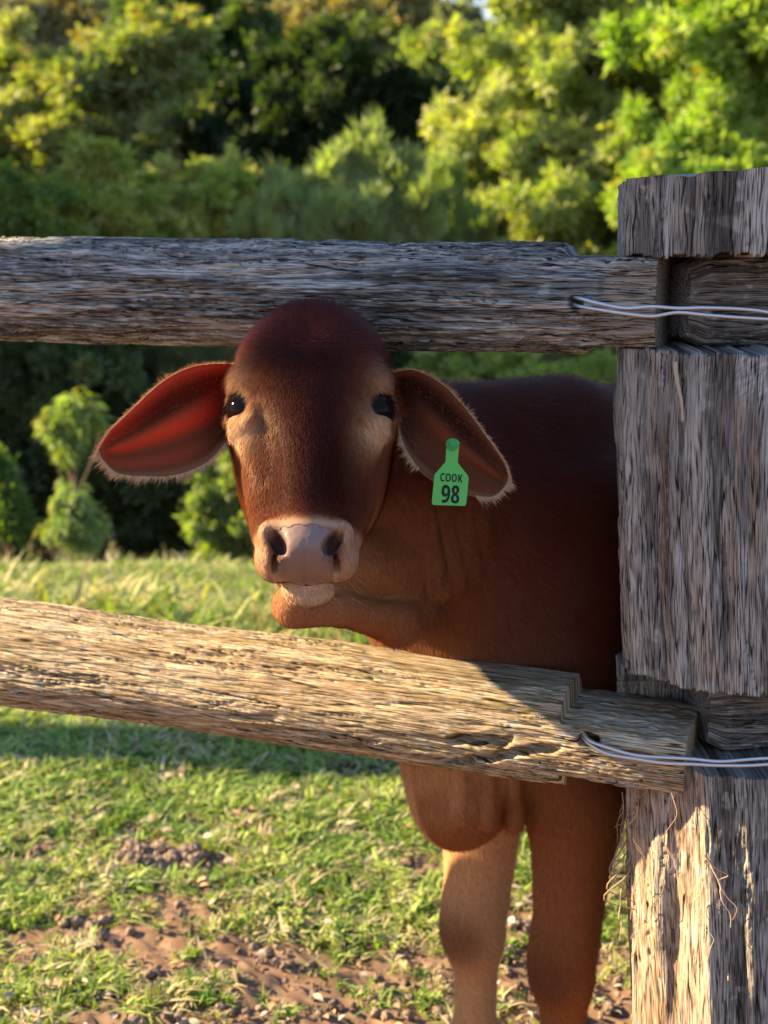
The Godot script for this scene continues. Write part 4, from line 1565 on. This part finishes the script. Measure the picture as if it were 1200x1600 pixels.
func build_trees() -> void:
	var r := rng(2025)
	sprigs = [leaf_cluster(r, 13, 0.42, 0.20, 0), leaf_cluster(r, 13, 0.40, 0.18, 0), leaf_cluster(r, 14, 0.55, 0.13, 1), leaf_cluster(r, 14, 0.5, 0.12, 1), leaf_cluster(r, 20, 0.55, 0.07, 2), leaf_cluster(r, 20, 0.6, 0.06, 2)]
	leaf_mat = vmat(0.5, {"backlight_enabled": true, "backlight": Color(0.92, 1.0, 0.36), "metallic_specular": 0.4, "cull_mode": BaseMaterial3D.CULL_DISABLED})
	bark_mats = [cmat(Color(0.16, 0.12, 0.09), 0.95), cmat(Color(0.40, 0.36, 0.31), 0.9), cmat(Color(0.09, 0.07, 0.055), 0.95)]
	tree("pale_tree", "tall pale yellow-green tree behind the top of the post", "tree", "trees and shrubs behind the paddock", Vector2(1.83, -15.18), [[Vector3(1.55, 2.03, -15.42), Vector3(1.01, 1.08, 0.91)], [Vector3(0.98, 1.57, -15.33), Vector3(0.68, 0.74, 0.61)], [Vector3(1.89, 2.96, -15.60), Vector3(0.95, 0.95, 0.85)], [Vector3(2.72, 2.05, -15.93), Vector3(1.05, 1.05, 0.94)], [Vector3(2.88, 3.64, -16.34), Vector3(1.19, 0.98, 1.07)], [Vector3(2.08, 4.23, -16.25), Vector3(1.11, 0.76, 1.00)], [Vector3(0.69, 0.62, -15.45), Vector3(0.62, 0.62, 0.56)], [Vector3(1.69, 0.90, -15.20), Vector3(1.01, 0.61, 0.91)], [Vector3(1.97, 1.56, -14.92), Vector3(0.99, 0.72, 0.89)]],
		25299, 0, 0.21, Color(0.371, 0.468, 0.143), Color(0.62, 0.62, 0.306), 0.06, 1, -0.02, 107, 0.11)
	tree("bright_green_tree", "bright green tree beside the pale tree, above the post", "tree", "trees and shrubs behind the paddock", Vector2(3.28, -13.19), [[Vector3(3.22, 2.22, -13.42), Vector3(0.64, 0.88, 0.58)], [Vector3(3.04, 3.08, -13.59), Vector3(0.70, 0.70, 0.63)], [Vector3(3.45, 1.47, -13.27), Vector3(0.64, 0.70, 0.58)], [Vector3(3.80, 2.85, -13.54), Vector3(0.76, 0.94, 0.68)], [Vector3(2.94, 1.12, -13.82), Vector3(0.67, 0.61, 0.61)], [Vector3(3.69, 3.83, -13.73), Vector3(0.94, 0.70, 0.84)], [Vector3(2.57, 1.52, -12.98), Vector3(0.46, 0.46, 0.41)]],
		16099, 0, 0.202, Color(0.255, 0.429, 0.0728), Color(0.506, 0.62, 0.157), 0.07, 0, 0, 114, 0.1)
	tree("dark_round_tree", "dense dark round-headed tree in the middle of the bush", "tree", "trees and shrubs behind the paddock", Vector2(-0.52, -17.68), [[Vector3(-0.47, 2.81, -18.12), Vector3(1.02, 0.83, 0.92)], [Vector3(-1.26, 2.38, -18.03), Vector3(0.95, 0.95, 0.85)], [Vector3(0.16, 2.23, -18.00), Vector3(0.63, 0.83, 0.57)], [Vector3(-0.47, 1.76, -17.91), Vector3(1.18, 0.87, 1.06)]],
		13799, 0, 0.252, Color(0.0345, 0.0633, 0.0287), Color(0.0633, 0.103, 0.0403), 0.01, 2, -0.2, 121, 0.12)
	tree("olive_tree", "broad olive-yellow tree beside the dark green tree", "tree", "trees and shrubs behind the paddock", Vector2(-3.52, -18.18), [[Vector3(-3.81, 2.89, -18.64), Vector3(1.05, 0.97, 0.95)], [Vector3(-3.00, 2.73, -18.61), Vector3(0.89, 0.89, 0.80)], [Vector3(-4.37, 2.10, -18.49), Vector3(0.89, 0.73, 0.80)], [Vector3(-3.40, 1.94, -18.46), Vector3(1.13, 0.73, 1.02)], [Vector3(-2.84, 3.53, -18.76), Vector3(0.57, 0.49, 0.51)]],
		12649, 0, 0.235, Color(0.238, 0.301, 0.108), Color(0.489, 0.489, 0.222), 0.13, 1, 0, 128, 0.11)
	tree("dark_green_tree", "dark green tree between the olive tree and the round tree", "tree", "trees and shrubs behind the paddock", Vector2(-2.56, -21.18), [[Vector3(-2.41, 3.90, -21.89), Vector3(1.04, 0.95, 0.94)], [Vector3(-1.89, 2.97, -21.71), Vector3(0.85, 1.04, 0.77)], [Vector3(-2.65, 2.69, -21.66), Vector3(0.85, 0.95, 0.77)], [Vector3(-3.21, 4.46, -22.00), Vector3(0.76, 0.47, 0.68)]],
		9200, 0, 0.252, Color(0.046, 0.0862, 0.0287), Color(0.135, 0.208, 0.0765), 0.05, 2, -0.05, 135, 0.12)
	tree("yellow_green_tree", "small yellow-green tree in the gap between round tree and pale tree", "tree", "trees and shrubs behind the paddock", Vector2(1.02, -24.17), [[Vector3(1.08, 3.32, -24.84), Vector3(0.65, 0.86, 0.58)], [Vector3(0.65, 4.06, -24.98), Vector3(0.65, 0.43, 0.58)], [Vector3(1.30, 2.15, -24.61), Vector3(0.65, 0.86, 0.58)]],
		3679, 0, 0.286, Color(0.253, 0.318, 0.117), Color(0.445, 0.521, 0.212), 0.08, 1, 0, 142, 0.1)
	tree("gum_tree", "orange-tinged gum tree on the far ridge", "tree", "trees and shrubs behind the paddock", Vector2(-0.53, -36.16), [[Vector3(-0.65, 6.55, -37.68), Vector3(1.94, 0.89, 1.75)], [Vector3(0.65, 6.07, -37.59), Vector3(1.46, 0.97, 1.31)], [Vector3(-2.11, 6.47, -37.67), Vector3(1.30, 0.73, 1.17)], [Vector3(0.00, 5.12, -37.41), Vector3(1.78, 0.81, 1.60)]],
		6899, 1, 0.521, Color(0.28, 0.271, 0.116), Color(0.483, 0.409, 0.177), 0.35, 1, 0.02, 149, 0.16)
	tree("grey_trunked_gum", "dark gum tree with bare grey trunks on the far ridge", "tree", "trees and shrubs behind the paddock", Vector2(2.41, -33.16), [[Vector3(2.30, 5.60, -34.44), Vector3(1.04, 0.74, 0.94)], [Vector3(2.97, 4.95, -34.32), Vector3(0.59, 0.89, 0.53)], [Vector3(1.78, 4.80, -34.29), Vector3(0.89, 1.04, 0.80)], [Vector3(2.52, 3.78, -34.09), Vector3(0.89, 1.19, 0.80)]],
		4140, 1, 0.504, Color(0.069, 0.0862, 0.0345), Color(0.179, 0.218, 0.0946), 0.12, 1, 0.06, 156, 0.16)
	tree("gum_tree", "sparse pinkish gum tree against the sky beyond the olive tree", "tree", "trees and shrubs behind the paddock", Vector2(-8.08, -34.16), [[Vector3(-8.57, 5.66, -35.47), Vector3(1.53, 1.22, 1.38)], [Vector3(-6.58, 5.81, -35.50), Vector3(1.07, 0.61, 0.96)], [Vector3(-7.80, 6.71, -35.68), Vector3(1.68, 0.46, 1.51)], [Vector3(-9.18, 4.16, -35.18), Vector3(1.38, 1.38, 1.24)]],
		3909, 1, 0.504, Color(0.295, 0.289, 0.15), Color(0.501, 0.461, 0.26), 0.25, 1, 0.14, 163, 0.13)
	tree("gum_tree", "tall leafy gum tree on the ridge behind the dark green tree", "tree", "trees and shrubs behind the paddock", Vector2(-4.95, -40.16), [[Vector3(-4.86, 7.66, -41.97), Vector3(1.98, 1.08, 1.78)], [Vector3(-3.24, 6.78, -41.80), Vector3(1.44, 1.08, 1.30)], [Vector3(-6.66, 5.90, -41.63), Vector3(1.80, 1.44, 1.62)]],
		4370, 1, 0.588, Color(0.0805, 0.103, 0.0345), Color(0.222, 0.268, 0.098), 0.1, 1, 0, 170, 0.16)
	tree("golden_shrub", "rounded yellow-green shrub showing above the top rail", "shrub", "trees and shrubs behind the paddock", Vector2(-1.77, -13.19), [[Vector3(-1.81, 1.59, -13.30), Vector3(0.50, 0.32, 0.45)], [Vector3(-1.49, 1.76, -13.33), Vector3(0.26, 0.22, 0.24)], [Vector3(-2.11, 1.42, -13.26), Vector3(0.35, 0.29, 0.32)], [Vector3(-1.58, 1.24, -13.23), Vector3(0.53, 0.35, 0.47)]],
		5979, 0, 0.143, Color(0.399, 0.5, 0.113), Color(0.62, 0.62, 0.245), 0.12, 0, -0.05, 177, 0.05)
	tree("golden_shrub", "upright yellow-green shrub beside the rounded golden shrub", "shrub", "trees and shrubs behind the paddock", Vector2(-2.61, -12.69), [[Vector3(-2.67, 1.58, -12.79), Vector3(0.23, 0.42, 0.20)], [Vector3(-2.53, 1.85, -12.84), Vector3(0.23, 0.25, 0.20)], [Vector3(-2.76, 1.30, -12.73), Vector3(0.34, 0.34, 0.30)], [Vector3(-2.31, 1.36, -12.74), Vector3(0.23, 0.34, 0.20)]],
		4140, 0, 0.143, Color(0.326, 0.433, 0.108), Color(0.62, 0.62, 0.209), 0.12, 0, 0, 184, 0.05)
	tree("feathery_shrub", "grey-green feathery shrub with upright spires above the top rail", "shrub", "trees and shrubs behind the paddock", Vector2(-0.32, -12.19), [[Vector3(-0.14, 1.72, -12.30), Vector3(0.16, 0.35, 0.15)], [Vector3(0.16, 1.67, -12.29), Vector3(0.13, 0.30, 0.12)], [Vector3(-0.43, 1.57, -12.27), Vector3(0.22, 0.27, 0.19)], [Vector3(-0.86, 1.43, -12.25), Vector3(0.27, 0.24, 0.24)], [Vector3(-0.59, 1.35, -12.23), Vector3(0.49, 0.22, 0.44)], [Vector3(0.00, 1.30, -12.22), Vector3(0.43, 0.27, 0.39)]],
		4830, 2, 0.202, Color(0.299, 0.37, 0.185), Color(0.536, 0.62, 0.331), 0.05, 0, -0.05, 191, 0.05)
	tree("green_shrub", "mid green leafy shrub at the edge of the golden shrubs", "shrub", "trees and shrubs behind the paddock", Vector2(-3.15, -12.19), [[Vector3(-3.13, 1.51, -12.26), Vector3(0.32, 0.32, 0.29)], [Vector3(-3.24, 1.19, -12.20), Vector3(0.43, 0.32, 0.39)], [Vector3(-2.92, 1.14, -12.19), Vector3(0.38, 0.27, 0.34)]],
		3679, 0, 0.143, Color(0.135, 0.216, 0.0608), Color(0.283, 0.383, 0.104), 0.06, 0, 0, 198, 0.05)
	tree("feathery_shrub", "olive feathery shrub against the foot of the pale tree", "shrub", "trees and shrubs behind the paddock", Vector2(0.55, -13.68), [[Vector3(0.55, 1.54, -13.80), Vector3(0.24, 0.36, 0.22)], [Vector3(0.36, 1.24, -13.74), Vector3(0.24, 0.30, 0.22)], [Vector3(0.73, 1.12, -13.72), Vector3(0.36, 0.36, 0.33)]],
		2989, 2, 0.202, Color(0.224, 0.301, 0.115), Color(0.417, 0.52, 0.21), 0.05, 0, 0, 205, 0.05)
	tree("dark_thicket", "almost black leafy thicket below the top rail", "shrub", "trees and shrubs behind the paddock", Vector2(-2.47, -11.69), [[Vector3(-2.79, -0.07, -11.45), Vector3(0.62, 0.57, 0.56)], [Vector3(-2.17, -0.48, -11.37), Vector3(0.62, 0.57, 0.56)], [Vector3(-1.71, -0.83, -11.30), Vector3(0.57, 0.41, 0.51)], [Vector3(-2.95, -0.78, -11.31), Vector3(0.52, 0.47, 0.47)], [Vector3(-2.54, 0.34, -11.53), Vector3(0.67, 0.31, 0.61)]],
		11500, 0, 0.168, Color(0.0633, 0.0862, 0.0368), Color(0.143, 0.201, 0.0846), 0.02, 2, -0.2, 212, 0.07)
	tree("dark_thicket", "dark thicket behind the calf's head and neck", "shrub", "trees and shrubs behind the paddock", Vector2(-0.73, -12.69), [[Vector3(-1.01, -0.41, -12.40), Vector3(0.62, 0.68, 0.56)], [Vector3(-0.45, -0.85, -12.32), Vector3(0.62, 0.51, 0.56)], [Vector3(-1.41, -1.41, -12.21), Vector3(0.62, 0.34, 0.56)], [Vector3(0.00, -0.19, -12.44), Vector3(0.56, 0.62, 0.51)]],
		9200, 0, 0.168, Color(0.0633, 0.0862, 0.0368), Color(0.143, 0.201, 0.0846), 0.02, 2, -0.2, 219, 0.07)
	tree("olive_shrub", "dull olive shrub just below the top rail", "shrub", "trees and shrubs behind the paddock", Vector2(-1.92, -12.19), [[Vector3(-1.94, 0.13, -12.00), Vector3(0.43, 0.30, 0.39)], [Vector3(-1.57, 0.29, -12.03), Vector3(0.38, 0.24, 0.34)], [Vector3(-2.16, -0.13, -11.95), Vector3(0.32, 0.27, 0.29)]],
		4140, 2, 0.168, Color(0.15, 0.193, 0.0926), Color(0.297, 0.297, 0.167), 0.05, 0, -0.05, 226, 0.05)
	tree("sprig_shrub", "bright yellow-green leafy sprig in front of the dark thicket", "shrub", "trees and shrubs behind the paddock", Vector2(-2.10, -9.49), [[Vector3(-2.03, 0.19, -9.26), Vector3(0.13, 0.08, 0.12)], [Vector3(-2.07, -0.01, -9.22), Vector3(0.08, 0.11, 0.08)], [Vector3(-2.16, 0.11, -9.24), Vector3(0.08, 0.06, 0.07)], [Vector3(-1.95, 0.13, -9.25), Vector3(0.08, 0.08, 0.07)]],
		229, 1, 0.134, Color(0.253, 0.349, 0.086), Color(0.444, 0.552, 0.165), 0.06, 0, 0, 233, 0.02)
	tree("sprig_shrub", "low pale green shrub at the grass edge below the bright sprig", "shrub", "trees and shrubs behind the paddock", Vector2(-1.86, -8.59), [[Vector3(-1.87, -0.35, -8.24), Vector3(0.11, 0.11, 0.10)], [Vector3(-1.85, -0.22, -8.26), Vector3(0.07, 0.08, 0.06)], [Vector3(-1.74, -0.41, -8.23), Vector3(0.08, 0.08, 0.07)]],
		264, 1, 0.109, Color(0.224, 0.316, 0.0998), Color(0.417, 0.521, 0.226), 0.06, 0, 0, 240, 0.02)
	tree("leafy_shrub", "olive-green shrub at the grass edge beside the calf's muzzle", "shrub", "trees and shrubs behind the paddock", Vector2(-0.96, -9.39), [[Vector3(-1.01, -0.41, -9.04), Vector3(0.19, 0.25, 0.17)], [Vector3(-0.91, -0.12, -9.10), Vector3(0.21, 0.25, 0.19)], [Vector3(-1.04, -0.61, -9.00), Vector3(0.21, 0.17, 0.19)], [Vector3(-0.79, -0.45, -9.03), Vector3(0.21, 0.25, 0.19)]],
		2989, 0, 0.118, Color(0.209, 0.276, 0.0978), Color(0.416, 0.504, 0.21), 0.06, 0, 0, 247, 0.03)
	tree("green_shrub", "dark green low shrub beside the thicket at the grass edge", "shrub", "trees and shrubs behind the paddock", Vector2(-2.40, -8.99), [[Vector3(-2.36, -0.27, -8.66), Vector3(0.10, 0.14, 0.09)], [Vector3(-2.40, -0.10, -8.69), Vector3(0.07, 0.07, 0.06)], [Vector3(-2.30, -0.45, -8.62), Vector3(0.12, 0.10, 0.11)]],
		575, 0, 0.109, Color(0.069, 0.115, 0.0345), Color(0.181, 0.299, 0.0975), 0.03, 0, 0, 254, 0.02)
	tree("brown_shrub", "brownish twiggy shrub showing between the calf's back and the top rail", "shrub", "trees and shrubs behind the paddock", Vector2(1.75, -13.19), [[Vector3(1.70, 0.07, -13.00), Vector3(0.41, 0.35, 0.37)], [Vector3(2.11, 0.21, -13.03), Vector3(0.35, 0.41, 0.32)], [Vector3(1.35, -0.02, -12.99), Vector3(0.35, 0.35, 0.32)], [Vector3(1.76, -0.48, -12.90), Vector3(0.64, 0.47, 0.58)]],
		4140, 2, 0.185, Color(0.28, 0.272, 0.14), Color(0.442, 0.425, 0.224), 0.15, 1, 0.02, 261, 0.05)
	tree("golden_shrub", "yellow-green shrub just above the calf's shoulder", "shrub", "trees and shrubs behind the paddock", Vector2(1.10, -12.19), [[Vector3(0.65, 0.24, -12.02), Vector3(0.38, 0.22, 0.34)], [Vector3(1.03, 0.21, -12.01), Vector3(0.27, 0.19, 0.24)], [Vector3(1.78, 0.08, -11.99), Vector3(0.22, 0.19, 0.19)], [Vector3(0.86, -0.18, -11.94), Vector3(0.54, 0.38, 0.49)]],
		3679, 0, 0.134, Color(0.267, 0.35, 0.0946), Color(0.503, 0.587, 0.184), 0.08, 0, 0, 268, 0.05)
	tree("leafy_tree", "mid green tree behind the post", "tree", "trees and shrubs behind the paddock", Vector2(3.64, -14.18), [[Vector3(3.28, 0.13, -14.03), Vector3(0.82, 0.82, 0.74)], [Vector3(3.91, 0.62, -14.13), Vector3(0.82, 0.95, 0.74)], [Vector3(2.90, -0.62, -13.89), Vector3(0.82, 0.76, 0.74)], [Vector3(4.28, -0.43, -13.92), Vector3(0.88, 0.88, 0.79)]],
		9200, 0, 0.202, Color(0.15, 0.232, 0.0699), Color(0.327, 0.433, 0.124), 0.06, 0, -0.05, 275, 0.09)
	tree("leafy_tree", "mid green tree low behind the dark round tree", "tree", "trees and shrubs behind the paddock", Vector2(-0.87, -16.18), [[Vector3(-1.44, 0.66, -16.17), Vector3(0.94, 0.58, 0.84)], [Vector3(-0.29, 0.59, -16.16), Vector3(0.94, 0.65, 0.84)], [Vector3(0.72, -0.04, -16.04), Vector3(0.94, 0.65, 0.84)], [Vector3(-2.45, 0.59, -16.16), Vector3(0.86, 0.58, 0.78)]],
		9200, 0, 0.218, Color(0.0575, 0.092, 0.0287), Color(0.18, 0.251, 0.0957), 0.04, 2, -0.08, 282, 0.09)
	tree("leafy_tree", "dull green tree beyond the dark thicket", "tree", "trees and shrubs behind the paddock", Vector2(-4.49, -17.18), [[Vector3(-4.13, 0.62, -17.18), Vector3(0.99, 0.61, 0.90)], [Vector3(-5.05, 1.23, -17.30), Vector3(0.92, 0.99, 0.83)], [Vector3(-3.21, 0.02, -17.07), Vector3(0.92, 0.61, 0.83)], [Vector3(-5.36, -0.13, -17.04), Vector3(1.07, 1.07, 0.96)]],
		8625, 0, 0.227, Color(0.046, 0.069, 0.023), Color(0.164, 0.217, 0.078), 0.05, 2, -0.08, 289, 0.09)
	tree("leafy_tree", "green tree standing beside the olive tree at the bush edge", "tree", "trees and shrubs behind the paddock", Vector2(-5.40, -15.18), [[Vector3(-5.13, 2.43, -15.50), Vector3(0.95, 1.01, 0.85)], [Vector3(-5.54, 3.42, -15.69), Vector3(1.01, 0.95, 0.91)], [Vector3(-4.86, 1.57, -15.33), Vector3(0.81, 0.68, 0.73)], [Vector3(-5.81, 1.63, -15.34), Vector3(1.01, 1.01, 0.91)]],
		8049, 0, 0.218, Color(0.12, 0.183, 0.0591), Color(0.282, 0.335, 0.119), 0.08, 0, -0.05, 296, 0.1)
	tree("leafy_tree", "green tree standing beside the bright green tree at the bush edge", "tree", "trees and shrubs behind the paddock", Vector2(5.78, -15.18), [[Vector3(5.40, 2.03, -15.42), Vector3(1.01, 1.15, 0.91)], [Vector3(5.94, 3.16, -15.64), Vector3(1.01, 1.01, 0.91)], [Vector3(5.27, 0.84, -15.19), Vector3(1.01, 0.95, 0.91)], [Vector3(6.21, 1.57, -15.33), Vector3(1.01, 1.08, 0.91)]],
		8049, 0, 0.218, Color(0.151, 0.249, 0.0705), Color(0.327, 0.449, 0.124), 0.06, 0, -0.05, 303, 0.1)
	tree("leafy_tree", "dark tree on the slope filling the gap below the ridge", "tree", "trees and shrubs behind the paddock", Vector2(-1.52, -27.17), [[Vector3(-1.46, 3.93, -28.01), Vector3(1.94, 1.09, 1.75)], [Vector3(0.61, 2.97, -27.82), Vector3(1.82, 1.34, 1.64)], [Vector3(2.43, 2.73, -27.78), Vector3(1.70, 1.34, 1.53)], [Vector3(-3.65, 2.73, -27.78), Vector3(2.19, 1.34, 1.97)], [Vector3(-5.47, 2.14, -27.66), Vector3(1.82, 1.09, 1.64)]],
		9200, 0, 0.353, Color(0.0575, 0.0805, 0.0287), Color(0.179, 0.234, 0.0952), 0.06, 2, -0.1, 310, 0.14)
	tree("leafy_tree", "dark tree on the slope behind the pale tree", "tree", "trees and shrubs behind the paddock", Vector2(5.60, -26.17), [[Vector3(4.68, 3.83, -26.97), Vector3(1.99, 1.52, 1.79)], [Vector3(6.44, 4.86, -27.17), Vector3(1.87, 1.40, 1.68)], [Vector3(3.51, 2.11, -26.64), Vector3(1.87, 1.52, 1.68)], [Vector3(7.61, 2.68, -26.75), Vector3(1.87, 1.87, 1.68)]],
		8049, 0, 0.353, Color(0.0805, 0.115, 0.0345), Color(0.239, 0.318, 0.116), 0.06, 2, -0.08, 317, 0.14)
	tree("tall_tree", "tall dark tree standing off to the side of the dark thicket", "tree", "trees and shrubs behind the paddock", Vector2(-6.30, -12.49), [[Vector3(-5.98, 0.05, -12.29), Vector3(1.33, 1.33, 1.20)], [Vector3(-5.87, 1.41, -12.55), Vector3(1.33, 1.33, 1.20)], [Vector3(-5.98, 2.77, -12.81), Vector3(1.33, 1.33, 1.20)], [Vector3(-6.75, 1.41, -12.55), Vector3(1.44, 1.66, 1.30)], [Vector3(-6.42, -0.82, -12.12), Vector3(1.22, 0.89, 1.10)]],
		20700, 0, 0.302, Color(0.0575, 0.092, 0.0287), Color(0.164, 0.233, 0.0785), 0.04, 2, -0.15, 324, 0.16)

	# the paddock tree that shades the top of the fence stands to the left, out of the picture
	tree("shade_tree", "leafy paddock tree standing in the open to the side of the fence", "tree", "", Vector2(-6.2, -4.25), [
		[Vector3(-4.6, 3.85, -2.36), Vector3(0.35, 0.3, 0.32)], [Vector3(-4.6, 4.26, -2.42), Vector3(0.65, 0.5, 0.55)], [Vector3(-4.6, 4.22, -2.95), Vector3(0.7, 0.55, 0.7)], [Vector3(-4.7, 4.25, -3.6), Vector3(0.8, 0.6, 0.7)], [Vector3(-4.6, 4.9, -2.2), Vector3(0.8, 0.7, 0.8)], [Vector3(-4.6, 4.9, -3.1), Vector3(0.8, 0.7, 0.8)],
		[Vector3(-5.7, 5.4, -2.5), Vector3(0.8, 0.8, 0.8)], [Vector3(-5.7, 5.3, -3.4), Vector3(0.8, 0.8, 0.8)], [Vector3(-5.3, 5.5, -2.9), Vector3(1.1, 0.8, 1.0)], [Vector3(-5.9, 5.7, -4.0), Vector3(0.9, 0.8, 0.8)],
		[Vector3(-4.9, 5.1, -1.6), Vector3(0.8, 0.7, 0.7)]],
		21000, 0, 0.36, Color(0.06, 0.10, 0.03), Color(0.10, 0.15, 0.04), 0.03, 0, -0.9, 901, 0.15, Vector3(-6.1, 3.95, -4.25))
